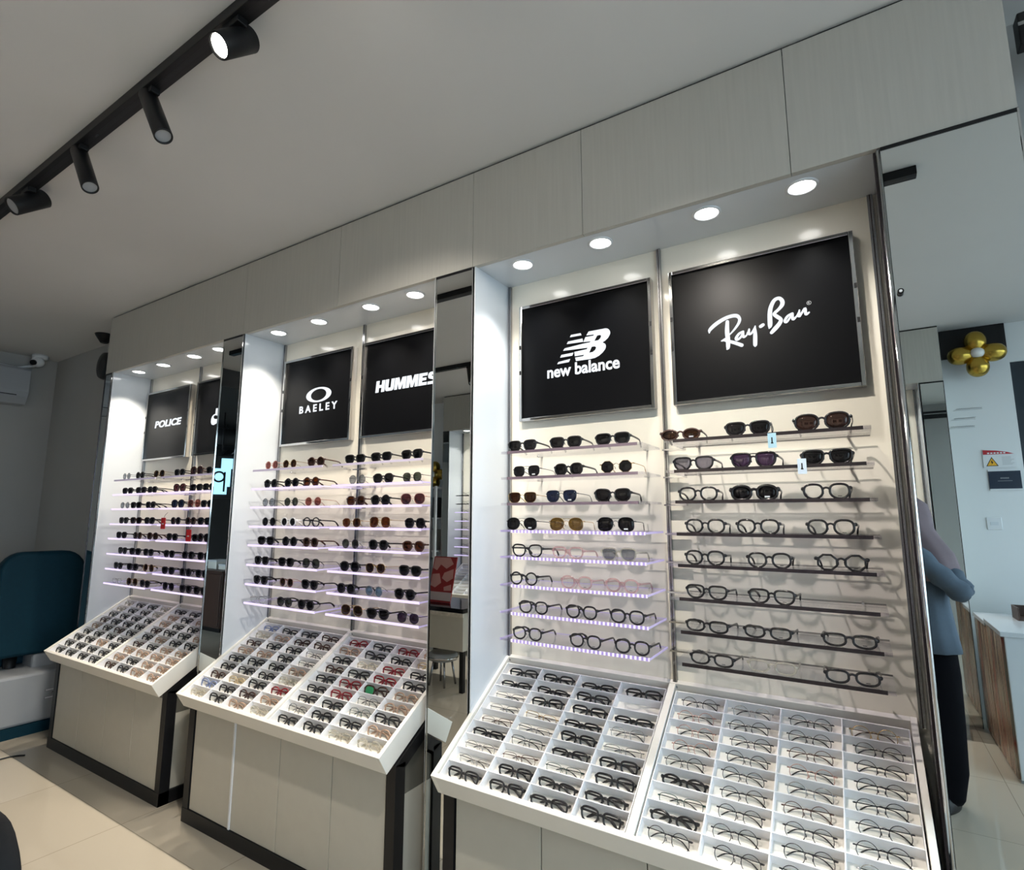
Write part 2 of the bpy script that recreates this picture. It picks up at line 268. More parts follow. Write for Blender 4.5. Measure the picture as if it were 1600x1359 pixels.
# shopfront window on the right
wn = struct('window_1', MB().box(RIGHT, RIGHT+.06, -4.0, -3.92, 0, CEIL).box(RIGHT, RIGHT+.06, BACK-.08, BACK, 0, CEIL).box(RIGHT, RIGHT+.06, -4.0, BACK, 2.95, CEIL)
            .box(RIGHT, RIGHT+.06, -4.0, BACK, 0, .06).box(RIGHT, RIGHT+.06, -2.62, -2.56, 0, CEIL).box(RIGHT, RIGHT+.06, -1.22, -1.16, 0, CEIL), M_blackm, 'black framed shop window')
for a, b in ((-3.92, -2.62), (-2.56, -1.22), (-1.16, BACK-.08)):
    MB().box(RIGHT+.025, RIGHT+.033, a, b, .06, 2.95).build('pane', M_glass, wn)
t = thing('wall_box', 'black wall box with a silver stripe past the right end of the beige fascia', 'wall box', T(.98, .10, 2.945))
MB().box(-.48, .45, -.02, .03, 0, .10).build('casing', M_black, t, .004)
MB().box(.30, .34, -.01, .02, .10, CEIL-2.945).build('hanger', M_black, t)
MB().box(-.48, .45, -.022, -.019, .056, .068).build('stripe', M_steel, t)

# ---------------------------------------------------------------- display wall
SHZ = [z+H for z in (.270, .162, .055, -.055, -.161, -.272, -.380, -.484)]   # shelf heights
SH_F, SH_B = .04, .25
SOF = 2.705
TH = math.radians(31.93)                                                       # tray tilt
TRAY = Matrix.Rotation(TH, 4, 'X')
BW = 1.53                                                                      # width of an alcove
M_smk = mat('smoked grey panel', (.13, .125, .105), .15, noise=.05)
def downlight(M, x, y, label, group, energy, tint=(1, .97, .92)):
    t = thing('downlight', label, 'ceiling light', M @ T(x, y, SOF), group)
    MB().rings([[(r*math.cos(2*PI*k/28), r*math.sin(2*PI*k/28), z) for k in range(28)] for r, z in ((.052, 0), (.052, -.004), (.044, -.006), (.040, .0), (.052, 0))], cap=False).build('trim_ring', M_plastic, t)
    MB().cyl((0, 0, -.0005), (0, 0, -.003), .039, 24).build('lamp_lens', M_lamp, t)
    l = bpy.data.lights.new('downlight_beam', 'SPOT'); l.energy = energy; l.spot_size = math.radians(100); l.spot_blend = 1.0; l.shadow_soft_size = .018; l.color = tint
    o = bpy.data.objects.new('downlight_beam', l); COL.objects.link(o); o.parent = t; o.location = (0, 0, -.012)
def screen(M, x0, x1, z0, z1, label, group):
    """framed black lightbox hung on the alcove back"""
    cx = (x0+x1)/2
    t = thing('brand_screen', label, 'sign', M @ T(cx, .262, z0), group)
    hw = (x1-x0)/2; hh = z1-z0; b = .014
    f = MB()
    for a in ((-hw, -hw+b, 0, hh), (hw-b, hw, 0, hh), (-hw+b, hw-b, 0, b), (-hw+b, hw-b, hh-b, hh)): f.box(a[0], a[1], -.014, .026, a[2], a[3])
    f.build('frame', M_chrome, t, .002)
    MB().box(-hw+b, hw-b, -.0005, .02, b, hh-b).build('panel', M_screen, t)
    for sx in (-1, 1):
        for q in (.62, .40): MB().box(sx*(hw-.006)-.004, sx*(hw-.006)+.005, -.0155, 0, hh*q, hh*q+.018).build('clip', M_black, t)
    return t
def shelf(M, x0, x1, z, strip, label, group, rails):
    t = thing('acrylic_shelf', label, 'shelf', M @ T(x0, 0, z), group); n = x1-x0
    MB().box(0, n, SH_F+.004, SH_B, -.008, 0).build('shelf_panel', M_acry, t)
    if strip in ('on', 'dim', 'dots'):
        a = .05 if strip == 'dots' else 0
        MB().box(a, n, SH_F, SH_F+.004, -.011, 0).build('light_strip', {'on': M_led_w, 'dim': M_led_d, 'dots': M_led_dots}[strip], t)
        if a: MB().box(0, a, SH_F, SH_F+.004, -.009, 0).build('edge_clear_end', M_acry, t)
    else:
        MB().box(.03, n-.02, SH_F, SH_F+.004, -.010, .001).build('edge_bar', M_edge if strip == 'off' else M_edgep, t)
        MB().box(0, .03, SH_F, SH_F+.004, -.010, .001).build('edge_clear_end', M_acry, t); MB().box(n-.02, n, SH_F, SH_F+.004, -.010, .001).build('edge_clear_end', M_acry, t)
        if strip == 'off': MB().box(.01, n, SH_B, SH_B+.002, -.006, -.001).build('back_edge', M_edge, t)
    if strip in ('on', 'dots'):
        MB().box(n, n+.0025, SH_F, SH_B, -.008, -.001).build('side_edge', M_acre, t); MB().box(-.0025, 0, SH_F, SH_B, -.008, -.001).build('side_edge', M_acre, t)
        MB().box(0, n, SH_B, SH_B+.002, -.006, -.002).build('back_edge', M_acre, t)
    for q in (.10, .90): MB().cyl((n*q, SH_B-.004, -.004), (n*q, .2885, -.004), .004, 10).build('bracket', M_chrome, t)
    rx = rails[0]-x0
    if rx > -.1: MB().box(rx-.004, .016, SH_B-.012, .268, -.014, -.008).build('rail_clip', M_chrome, t)
def display(M, who, bays, pillars, f0, f1, seams, names, spot, strips, mirror_mats, power=(1, 1, 1)):
    # fascia
    t = thing('display_fascia', 'beige streaked laminate fascia above %s' % who, 'fascia', M @ T(f0, 0, SOF))
    e = [f0]+seams+[f1]
    for a, b in zip(e, e[1:]): MB().box(a-f0+.0012, b-f0-.0012, 0, .022, 0, CEIL-SOF-.014).build('fascia_panel', M_lam, t)
    MB().box(0, f1-f0, .012, .03, CEIL-SOF-.016, CEIL-SOF).build('shadow_gap', M_black, t)
    MB().box(0, f1-f0, .024, .30, .02, .04).build('carcass', M_door, t)
    for i, (a, b) in enumerate(pillars):
        p = thing('mirror_pillar', names['pillar'][i], 'mirror', M @ T(a, 0, 0), names['pg'])
        MB().box(0, b-a, 0, .012, 0, SOF-.004).build('mirror_panel', mirror_mats[i], p)
        MB().box(.004, b-a-.004, .014, .29, 0, SOF-.004).build('pillar_core', M_door, p)
        for q in ((0, .004), (b-a-.004, b-a)):
            if i < 3 or q[0] > 0: MB().box(q[0], q[1], -.004, -.0, 0, SOF-.004).build('edge_trim', M_edge if i == 0 else M_chrome, p)
        MB().box(0, b-a, -.003, .0, SOF-.012, SOF-.002).build('top_trim', M_black, p)
    for i, bl in enumerate(bays):
        nm = names['bay'][i]
        t = thing('display_alcove', 'white lit display alcove, %s' % nm, 'alcove', M @ T(bl, 0, .45))
        h = SOF-.45
        MB().box(.001, .006, .005, .288, 0, h).build('side_panel', M_white, t)
        MB().box(BW-.006, BW-.001, .005, .288, 0, h).build('side_panel', M_steel if i == len(bays)-1 and who == 'the three display bays' else M_white, t)
        for a, b in ((.001, .755), (.759, BW-.001)): MB().box(a, b, .289, .300, 0, h).build('back_panel', M_cream, t)
        MB().box(.001, BW-.001, .023, .289, h, h+.018).build('soffit_panel', M_white, t)
        for k, rx in enumerate((.016, .757, 1.508)):
            r = thing('shelf_rail', 'chrome slotted shelf rail at the %s of %s' % (('left edge', 'middle', 'right edge')[k], nm), 'rail', M @ T(bl+rx, .289, .95), 'chrome shelf rails')
            MB().box(-.008, .008, -.014, 0, 0, SOF-.952).build('rail_channel', M_steel, r)
            MB().box(-.0015, .0015, -.0146, -.0138, 0, SOF-.952).build('rail_groove', M_edge, r)
        for k, x in enumerate((.198, .572, .996, 1.312)):
            downlight(M, bl+x, .10, 'round recessed downlight, %s from the left over %s' % (('first', 'second', 'third', 'fourth')[k], nm), 'downlights in the alcove soffits', spot*power[i], (1, .90, .76) if power[i] > 1.2 else (1, .97, .92))
        for rack, (a, b, ra, rb) in enumerate(((.125, .740, .016, .757), (.822, 1.443, .757, 1.508))):
            for k, z in enumerate(SHZ):
                shelf(M, bl+a, bl+b, z, strips(i, rack, k), 'clear acrylic shelf, %s from top, %s rack, %s' % (ORD[k], ('left', 'right')[rack], nm), 'acrylic shelves', (bl+ra, bl+rb))
        # tray
        P = M @ T(bl, .285, H-.609) @ TRAY; L = .607; W = 1.495
        t = thing('display_tray', 'white sloping eyewear tray in front of %s' % nm, 'tray', P)
        MB().box(0, .018, -L, 0, -.088, 0).box(W-.018, W, -L, 0, -.088, 0).box(.018, W-.018, -.018, 0, -.088, 0).box(.018, W-.018, -L, -L+.016, -.088, 0)\
            .box(.735, .760, -L+.016, -.018, -.088, -.002).box(.018, W-.018, -L+.016, -.018, -.088, -.06).build('tray_frame', M_tray, t, .0015)
        for k, u in enumerate((.024, .766)):
            g = MB(); n = .705; v0 = -.042; v1 = -L+.022; pv = (v0-v1)/9; pu = n/4
            for c in range(5): g.box(u+c*pu-.0015, u+c*pu+.0015, v1, v0, -.045, -.010)
            for r in range(10): g.box(u, u+n, v0-r*pv-.0015, v0-r*pv+.0015, -.045, -.010)
            ins = g.build('tray_insert', M_insert, t)
            MB().box(u, u+n, v1, v0, -.05, -.045).build('insert_floor', M_insfl, ins)
        # base cabinet
        c = thing('base_cabinet', 'beige fronted base cabinet in a black frame under %s' % nm, 'cabinet', M @ T(bl-.005, -.144, 0))
        W = 1.51; ft = .56
        f = MB()
        for x in (0, W-.05): f.box(x, x+.05, 0, .055, 0, .60)
        f.box(0, W, -.002, .05, 0, .068)
        for x in (0, W-.05):
            f.box(x, x+.05, .05, .42, 0, .068)
            f.prism([(0, .60), (.40, .845), (.40, .79), (.055, .578)], x, x+.05, 'x')
        f.build('frame', M_black, c)
        for k, (a, b) in enumerate(((.056, .411), (.415, .775), (.779, 1.133), (1.137, 1.453))):
            MB().box(a, b, .006, .024, .07, ft).build('door', M_door, c, .001)
        if i == 1 and who == 'the three display bays': MB().box(.411, .423, .0, .02, .07, ft).build('edge_strip', M_plastic, c)
        MB().box(.05, W-.05, .000, .022, ft, ft+.012).build('handle_rail', M_steel, c)
        MB().prism([(.12, ft-.02), (.30, ft-.02), (.30, .72), (.12, .62)], .05, W-.05, 'x').build('plinth_recess', M_door, c)
        for x in (.012, W-.03):
            MB().prism([(.055, .07), (.42, .07), (.42, .47), (.055, .47)], x, x+.018, 'x').build('side_panel', M_door, c)
            MB().prism([(.055, .472), (.42, .472), (.42, .79), (.055, .565)], x, x+.018, 'x').build('smoked_panel', M_smk, c)
ORD = ['first', 'second', 'third', 'fourth', 'fifth', 'sixth', 'seventh', 'eighth', 'ninth']
BAYS = [-4.902, -3.149, -1.395]
BAYN = ['the far bay', 'the middle bay', 'the nearest bay']
def strips(i, rack, k):
    if i == 2: return ('edge' if k < 3 else 'dots') if rack == 0 else 'off'
    return 'dim' if k == 0 else 'on'
display(I4, 'the three display bays', BAYS, [(-5.02, -4.906), (-3.368, -3.153), (-1.615, -1.399), (.1375, .456)], -5.02, .456, [-3.16, -2.30, -1.402, -.857, -.106],
        {'bay': BAYN, 'pg': 'mirror pillars', 'pillar': ['narrow dark mirror strip at the far left end of the display wall', 'narrow mirror pillar between the far and middle bays',
         'narrow mirror pillar between the middle and nearest bays', 'wide wall mirror right of the nearest bay']}, SPOT_W, strips, [M_mirror]*4, (2.3, 1.65, 1.05))
OPP = Matrix.Translation((0, -3.76, 0)) @ Matrix.Rotation(PI, 4, 'Z')
display(OPP, 'the display across the room', [-.504, 1.25, 3.0], [(-.67, -.508), (1.026, 1.246), (2.78, 2.996), (4.53, 4.63)], -.67, 4.63, [.5, 1.24, 2.1, 2.99, 3.9],
        {'bay': ['the across-room bay by the white column', 'the central across-room bay', 'the across-room bay by the white rack'], 'pg': 'mirror pillars across the room',
         'pillar': ['mirror pillar of the across-room display beside the white column', 'first inner mirror pillar of the across-room display', 'second inner mirror pillar of the across-room display', 'slim mirror strip of the across-room display beside the white rack']},
        OPP_W, lambda i, r, k: 'off' if k < 2 else 'on', [M_mirror]*4)
# chrome corner posts of the wide mirror
t = thing('corner_post', 'polished chrome corner post between the nearest bay and the wide mirror', 'post', T(.1345, -.002, 0))
MB().cyl((-.004, .004, 0), (-.004, .004, SOF-.01), .0065, 20).build('post_tube', M_chrome, t)
MB().box(-.016, -.010, .006, .030, 0, SOF-.01).build('post_flange', M_edge, t)
t = thing('mirror_knob', 'small dark round stud on the left edge of the wide mirror', 'knob', T(.150, -.0105, 2.235))
MB().cyl((0, .010, 0), (0, -.004, 0), .008, 20).build('knob_disc', M_blackm, t); MB().cyl((0, -.004, 0), (0, -.006, 0), .004, 16).build('knob_centre', M_plastic, t)

# brand screens
SG = 'black brand screens above the shelves'
def signx(x0, x1): return x0, x1
s = screen(I4, -4.860, -4.213, 2.02, 2.575, 'black framed sign with POLICE lettering in the far bay', SG)
text('POLICE', 0.015, -.0018, .285, .395, .056, M_sign, s, offset=.0035, shear=.12)
s = screen(I4, -4.119, -3.475, 2.02, 2.575, 'black sign with a white drop shaped emblem half hidden by the mirror pillar, far bay', SG)
curve_fill([[(x+3.797, z-2.02) for x, z in p] for p in FAR], -.0018, M_sign, s, 'emblem')
s = screen(I4, -3.088, -2.450, 2.02, 2.575, 'black framed sign with an oval ring above BAELEY lettering in the middle bay', SG)
cx = -2.769
text('BAELEY', -2.750-cx, -.0018, 2.241-2.02, .347, .046, M_sign, s, offset=.0025, spacing=1.6)
ell = lambda a, b: [(-2.749-cx+a*math.cos(2*PI*k/40), 2.321-2.02+b*math.sin(2*PI*k/40)) for k in range(40)]
curve_fill([ell(.115, .046), ell(.072, .036)], -.0018, M_sign, s, 'emblem')
s = screen(I4, -2.366, -1.728, 2.02, 2.575, 'black framed sign with HUMMES lettering cut by the mirror pillar, middle bay', SG)
GL = {'H': (.92, [[(0, 0), (.32, 0), (.32, .38), (.60, .38), (.60, 0), (.92, 0), (.92, 1), (.60, 1), (.60, .62), (.32, .62), (.32, 1), (0, 1)]]),
      'U': (.90, [[(0, 1), (0, .25), (.05, .08), (.18, 0), (.72, 0), (.85, .08), (.90, .25), (.90, 1), (.58, 1), (.58, .27), (.32, .27), (.32, 1)]]),
      'M': (1.12, [[(0, 0), (.28, 0), (.28, .58), (.45, 0), (.67, 0), (.84, .58), (.84, 0), (1.12, 0), (1.12, 1), (.72, 1), (.56, .46), (.40, 1), (0, 1)]]),
      'E': (.78, [[(0, 0), (.78, 0), (.78, .24), (.32, .24), (.32, .39), (.70, .39), (.70, .61), (.32, .61), (.32, .76), (.78, .76), (.78, 1), (0, 1)]]),
      'S': (.84, [[(.02, .0), (.62, 0), (.78, .07), (.84, .22), (.84, .40), (.76, .55), (.36, .66), (.34, .74), (.42, .77), (.82, .77), (.82, 1), (.24, 1), (.08, .93), (.02, .78), (.02, .62), (.10, .48), (.50, .36), (.52, .27), (.46, .23), (.02, .23)]])}
x0 = 0; P_ = []
for ch in 'HUMMES':
    P_ += [[(x0+x+.10*z, z) for x, z in p] for p in GL[ch][1]]; x0 += GL[ch][0]+.07
curve_fill([[(-2.262+2.047+x*.447/x0, 2.273-2.02+z*.066) for x, z in p] for p in P_], -.0018, M_sign, s, 'lettering')
s = screen(I4, -1.307, -.667, 2.02, 2.575, 'black framed sign with a striped NB emblem and new balance lettering, nearest bay', SG)
cx = -.987
curve_fill([[(x-cx, z-2.02) for x, z in p] for p in NB], -.0018, M_sign, s, 'emblem')
text('new balance', -.989-cx, -.0018, 2.236-2.02, .348, .056, M_sign, s, offset=.0025)
s = screen(I4, -.592, .053, 2.02, 2.575, 'black framed sign with Ray-Ban script lettering in the nearest bay', SG)
cx = -.2695
mb = MB()
def smooth(pts, n=5):
    out = []
    for i in range(len(pts)-1):
        p = [Vector(pts[max(0, min(len(pts)-1, i+d))]) for d in (-1, 0, 1, 2)]
        for k in range(n):
            u = k/n
            out.append(.5*((2*p[1])+(p[2]-p[0])*u+(2*p[0]-5*p[1]+4*p[2]-p[3])*u*u+(3*p[1]-p[0]-3*p[2]+p[3])*u**3))
    out.append(Vector(pts[-1])); return out
for st in RB:
    q = smooth(st); L_, R_ = [], []
    for i, p in enumerate(q):
        d = (q[min(i+1, len(q)-1)]-q[max(i-1, 0)]); d.z = 0; d.normalize(); r = p.z
        L_.append((p.x-cx-d.y*r, p.y-2.02+d.x*r)); R_.append((p.x-cx+d.y*r, p.y-2.02-d.x*r))
    for i in range(len(q)-1):
        mb.prism([L_[i], L_[i+1], R_[i+1], R_[i]], -.0026, -.0010)
    for p in (q[0], q[-1]):
        mb.prism([(p.x-cx+p.z*math.cos(2*PI*k/12), p.y-2.02+p.z*math.sin(2*PI*k/12)) for k in range(12)], -.0026, -.0010)
mb.build('lettering', M_sign, s)
text('R', -.0972-cx, -.0018, 2.3448-2.02, .006, .007, M_grey, s, name='registered_mark')
MB().rings([[(-.0972-cx+r*math.cos(2*PI*k/16), -.002, 2.3448-2.02+r*math.sin(2*PI*k/16)) for k in range(16)] for r in (.006, .0075)], cap=False).build('registered_mark', M_grey, s)
for i, x in enumerate((-.42, .27)):
    screen(OPP, 3.0+.765+x-.25, 3.0+.765+x+.25, 2.02, 2.575, 'plain black framed screen, %s of the across-room bay by the white rack' % ('left half', 'right half')[i], 'plain screens across the room')
    screen(OPP, -.504+.765+x-.25, -.504+.765+x+.25, 2.02, 2.575, 'plain black framed screen, %s of the across-room bay by the white column' % ('left half', 'right half')[i], 'plain screens across the room')

# ---------------------------------------------------------------- eyewear
def sgp(c, p): return math.copysign(abs(c)**p, c)
STY = {'rnd': (.046, .045), 'pan': (.0475, .043), 'way': (.052, .042), 'sq': (.050, .040), 'sqm': (.050, .044), 'sqb': (.053, .046), 'cat': (.054, .045), 'avi': (.055, .048),
       'avb': (.055, .050), 'hex': (.050, .046), 'rec': (.052, .033), 'ova': (.052, .036), 'ovt': (.054, .044), 'big': (.060, .050)}
SW = {'rnd': 'round', 'pan': 'rounded', 'way': 'square', 'sq': 'squarish', 'sqm': 'double-bridge', 'sqb': 'flat-topped', 'cat': 'cat-eye', 'avi': 'aviator', 'avb': 'big aviator',
      'hex': 'angular', 'rec': 'rectangular', 'ova': 'oval', 'ovt': 'thick oval', 'big': 'oversized'}
STY = {k: (a*1.09, b*1.03) for k, (a, b) in STY.items()}
def outline(st, side):
    w_, h_ = STY[st]; a = w_/2; b = h_/2; out = []; n = 8 if st == 'hex' else 26
    for k in range(n):
        t = 2*PI*(k+(.5 if st == 'hex' else 0))/n; c, s = math.cos(t), math.sin(t)
        if st in ('rnd', 'ova', 'ovt', 'hex'): e = 2.0 if st != 'ovt' else 2.3
        elif st in ('pan', 'big'): e = 2.7 if s > 0 else 2.05
        elif st in ('avi',): e = 2.3
        elif st == 'avb': e = 2.6
        elif st == 'cat': e = 2.8 if s > 0 else 2.1
        else: e = 3.4 if s > 0 else 2.25
        x = a*sgp(c, 2/e); z = b*sgp(s, 2/e); u = z/b
        if st in ('way', 'sqb', 'sq'): x *= 1+.10*u
        if st == 'cat': x *= 1+.07*u; z += .10*b*max(0, x/a)*(1 if u > 0 else 0)
        if st in ('avi', 'avb'): x += .0035*(-u)*(1 if u < 0 else .3)*0 + (-.004*min(0, u)); x *= 1+.05*u
        out.append((side*x, z))
    return out
FRM = {'K': ('black', mat('gloss black acetate', (.010, .009, .010), .22, noise=.1)), 'k': ('thin black', mat('black wire', (.022, .02, .022), .32, .4, noise=.1)),
       'T': ('brown', mat('brown tortoise acetate', (.050, .022, .015), .25, noise=.6, nscale=120)), 'N': ('tan', mat('tan acetate', (.40, .27, .19), .28, noise=.25, nscale=120)),
       'C': ('clear', clear('crystal acetate', (.90, .88, .83), .08, .5, body=.22, bodyc=(.72, .68, .58))), 'G': ('gold', mat('gold wire', (.66, .44, .19), .25, 1, noise=.05)),
       'P': ('rose', mat('rose gold wire', (.62, .36, .29), .28, .8, noise=.05)), 'R': ('dark red', mat('dark red acetate', (.20, .008, .014), .25, noise=.2, nscale=60)),
       'b': ('brown wire', mat('brown wire', (.10, .05, .035), .3, .5, noise=.1)), 'p': ('pink clear', clear('pink crystal acetate', (.93, .80, .80), .08, .5, body=.22, bodyc=(.75, .50, .50))),
       'B': ('blue', mat('blue grey acetate', (.20, .25, .42), .3, noise=.1)), 'S': ('silver', mat('silver wire', (.48, .47, .46), .25, 1, noise=.05)),
       'W': ('white', mat('white acetate', (.80, .79, .76), .3, noise=.02)), 'E': ('dark green', mat('dark green metal', (.012, .05, .04), .3, .3, noise=.1)),
       'Y': ('cream', clear('cream acetate', (.86, .78, .60), .06, .4, body=.45, bodyc=(.70, .60, .42)))}
THIN = set('kGPSEb')
TIP = {'k': 'K', 'G': 'T', 'P': 'K', 'S': 'k', 'E': 'K', 'b': 'T'}
LEN = {'cl': ('clear', clear('clear lens', (.985, .99, .985), .02, .35, .01)), 'dk': ('dark', clear('dark lens', (.10, .10, .11), .02, .16, .05)),
       'gy': ('grey', clear('grey lens', (.55, .57, .60), .04, .3, .05)), 'gg': ('grey', clear('grey fade lens', (.46, .45, .50), .04, .3, .05)), 'br': ('brown', clear('brown lens', (.17, .10, .055), .03, .3, .05)),
       'gb': ('brown fade', clear('brown fade lens', (.20, .14, .125), .04, .3, .05)), 'am': ('amber', clear('amber lens', (.30, .14, .05), .03, .3, .05)), 'bl': ('blue', clear('blue lens', (.09, .12, .22), .04, .3, .05)),
       'pu': ('purple', clear('purple lens', (.22, .16, .26), .04, .3, .05)), 'pk': ('pink', clear('pink lens', (.50, .28, .26), .04, .3, .05)), 'ol': ('olive', clear('olive lens', (.40, .31, .15), .04, .3, .05)),
       'gn': ('green-grey', clear('green grey lens', (.24, .26, .23), .04, .3, .05)), 'lb': ('pale blue', clear('pale blue lens', (.42, .58, .66), .08, .4, .05)), 'bu': ('burgundy', clear('burgundy lens', (.27, .14, .16), .04, .3, .05)),
       'gr': ('green', mat('green demo lens', (.03, .26, .10), .3, noise=.05)), 'rd': ('red', clear('red lens', (.75, .12, .16), .05, .3, .05))}
CACHE = {}
def dims(st): w_, h_ = STY[st]; return w_/2+.0095, h_/2, w_+.0095+.006, h_*.70
def front_mesh(st, fr):
    key = ('f', st, fr)
    if key in CACHE: return CACHE[key]
    cx, cz, xo, zh = dims(st); thin = fr in THIN; r = .0010 if thin else (.0048 if st == 'ovt' else .0034); m = MB()
    for side in (-1, 1):
        m.tube([(side*cx+x, 0, cz+z) for x, z in outline(st, side)], r, 6, closed=True, ratio=1.1, up=(0, 1, 0))
        xi = cx+STY[st][0]/2-.002
        m.tube([(side*xi, .0, zh), (side*(xo-.003), .001, zh+.001), (side*xo, .006, zh)], [r*1.2, max(r*1.3, .0016), max(r*1.1, .0016)], 6, ratio=1.4)
        m.tube([(side*(cx-STY[st][0]/2), .001, cz*1.05), (side*.0075, .007, cz*.92), (side*.0082, .009, cz*.70)], [r, .0009, .0017], 6)
    bz = cz+STY[st][1]*.13
    xi = cx-STY[st][0]/2+.0008
    m.tube([(-xi, 0, bz), (-xi*.55, -.001, bz+.0045), (0, -.0015, bz+.006), (xi*.55, -.001, bz+.0045), (xi, 0, bz)], r*1.05, 6)
    if st in ('avi', 'avb', 'sqm', 'sqb'):
        z2 = cz+STY[st][1]*.42; xj = xi+.006
        m.tube([(-xj, 0, z2), (0, -.001, z2+.001), (xj, 0, z2)], .0010 if thin else .0016, 6)
    me = m.mesh('frame_front'); me.materials.append(FRM[fr][1]); CACHE[key] = me; return me
def lens_mesh(st, side, le):
    key = ('l', st, side, le)
    if key in CACHE: return CACHE[key]
    cx, cz, xo, zh = dims(st); o = outline(st, side); m = MB(); n = len(o)
    rr = []
    for f, y in ((.99, .0006), (.55, .0022-.004), (.12, -.0022)):
        rr.append([(side*cx+x*f, y-.0005, cz+z*f) for x, z in o])
    m.rings(rr, cap=False); m.f.append(tuple(range(2*n, 3*n))); m.sm.append(True)
    rb = [[(x, y+.0011, z) for x, y, z in r] for r in rr]; b = len(m.v); m.rings(rb, cap=False); m.f.append(tuple(range(b+2*n, b+3*n))); m.sm.append(True)
    for i in range(n): j = (i+1) % n; m.f.append((i, j, b+j, b+i)); m.sm.append(False)
    me = m.mesh('lens'); me.materials.append(LEN[le][1]); CACHE[key] = me; return me
def temple_mesh(st, side, fr, pose):
    key = ('t', st, side, fr, pose)
    if key in CACHE: return CACHE[key]
    cx, cz, xo, zh = dims(st); thin = fr in THIN; r = .0012 if thin else .0022; m = MB(); L = .138; d = zh-.0016
    if pose == 'open': path = [(side*xo, .004, zh), (side*(xo+.001), .05, zh-.002), (side*xo, .095, zh-.005), (side*(xo-.003), .112, zh-.010), (side*(xo-.006), .126, zh-.5*d-.004), (side*(xo-.008), L, .0016)]
    else:
        y = .011 if side < 0 else .0155; s = side
        path = [(s*xo, .005, zh), (s*(xo-.004), y, zh), (s*(xo-.05), y, zh-.001), (s*(xo-.09), y+.001, zh-.004), (s*(xo-.108), y+.001, zh-.011), (s*(xo-.126), y, max(.002, zh-.026))]
    m.tube(smooth(path, 3), [r*(1 if k < 11 else 1.35) for k in range(16)], 6, ratio=1.7 if not thin else 1.2)
    me = m.mesh('temple'); me.materials.append(FRM[TIP.get(fr, fr) if thin and pose != 'open' else fr][1]); CACHE[key] = me; return me
def print_mesh(st, side, kind):
    key = ('p', st, side, kind)
    if key in CACHE: return CACHE[key]
    cx, cz, xo, zh = dims(st); m = MB(); w_ = .0055 if kind == 'dark' else .0075; h_ = .0009 if kind == 'dark' else .0024; z = .0075 if kind == 'dark' else .009
    m.box(side*cx-w_, side*cx+w_, -.0034, -.0028, z-h_, z+h_)
    me = m.mesh('lens_print'); me.materials.append(M_blackm if kind == 'dark' else M_plastic); CACHE[key] = me; return me
def eyewear(M, st, fr, le, pose, label, group, sticker=None, lens2=None):
    sun = le not in ('cl',)
    name = 'sunglasses' if sun and pose == 'open' else 'eyeglasses'
    t = thing(name, label, name, M, group)
    link('frame_front', front_mesh(st, fr), t)
    for side in (-1, 1):
        link('lens', lens_mesh(st, side, lens2 if (lens2 and side < 0) else le), t)
        link('temple', temple_mesh(st, side, fr, pose), t)
    if sticker: link('lens_print', print_mesh(st, 1, sticker), t)
    return t
STK = {('N', 'L', 1, 0): 'light', ('N', 'L', 2, 1): 'light', ('N', 'L', 3, 0): 'light', ('N', 'L', 3, 2): 'light', ('N', 'R', 0, 0): 'light', ('N', 'R', 2, 1): 'light'}
POSW = ['leftmost', 'middle', 'rightmost']
for (b, s), rws in RACKS.items():
    bay = {'N': 'nearest', 'M': 'middle', 'F': 'far'}[b]; rack = {'L': 'left', 'R': 'right'}[s]
    for k, row in enumerate(rws):
        for i, (x, st, fr, le) in enumerate(row):
            fw = FRM[fr][0]; sun = le != 'cl'
            kind = 'sunglasses' if sun else 'eyeglasses'
            pos = POSW[i] if len(row) == 3 else ('left pair', 'right pair')[i]
            lab = '%s %s %s%s, %s on %s shelf down, %s rack, %s bay' % (fw, SW[st], (LEN[le][0].replace(' ', '-')+'-lensed ') if sun else '', kind, pos, ORD[k], rack, bay)
            yaw = random.uniform(-.07, .07)
            M = T(x, .062+random.uniform(-.004, .006), SHZ[k]+.0006) @ Matrix.Rotation(yaw, 4, 'Z')
            st_ = STK.get((b, s, k, i)) or ('dark' if b == 'N' and not sun and fr not in 'PC' else None)
            eyewear(M, st, fr, le, 'open', lab, '%s in the %s bay' % (kind, bay) if True else None, st_)
# tray contents, one letter per compartment, rows from the back (top) to the front
TRAYS = {('nearest', 'left'): ['KKKK', 'KKK.', 'SKKK', 'SGKS', 'bSKS', 'KkKK', 'SbEK', 'SKKK', 'KKKK'],
         ('nearest', 'right'): ['kSkG', 'Pkkk', 'Pkbk', 'PkPk', 'kkSk', 'Kkbk', 'Ekkk', 'KkkS', 'kkkk'],
         ('middle', 'left'): ['BKKT', 'CNTT', 'TKKk', 'NNKk', 'KKKN', 'KKKC', 'TYKR', 'BKTN', 'CKNC'],
         ('middle', 'right'): ['RKRN', 'NKKY', 'KCRK', 'TKRK', 'KRgN', 'KRkN', 'KKEK', 'kKKN', 'KKCC'],
         ('far', 'left'): ['CKKC', 'CKKC', 'KKKK', 'TKKK', 'NKTK', 'KKKK', 'KKNK', 'KKKK', 'KKKK'],
         ('far', 'right'): ['KKTT', 'NKNT', 'NKKN', 'TKKN', 'KNKK', 'TKNN', 'NNNN', 'NKNN', 'TKNN']}
COLW = ['first', 'second', 'third', 'fourth']
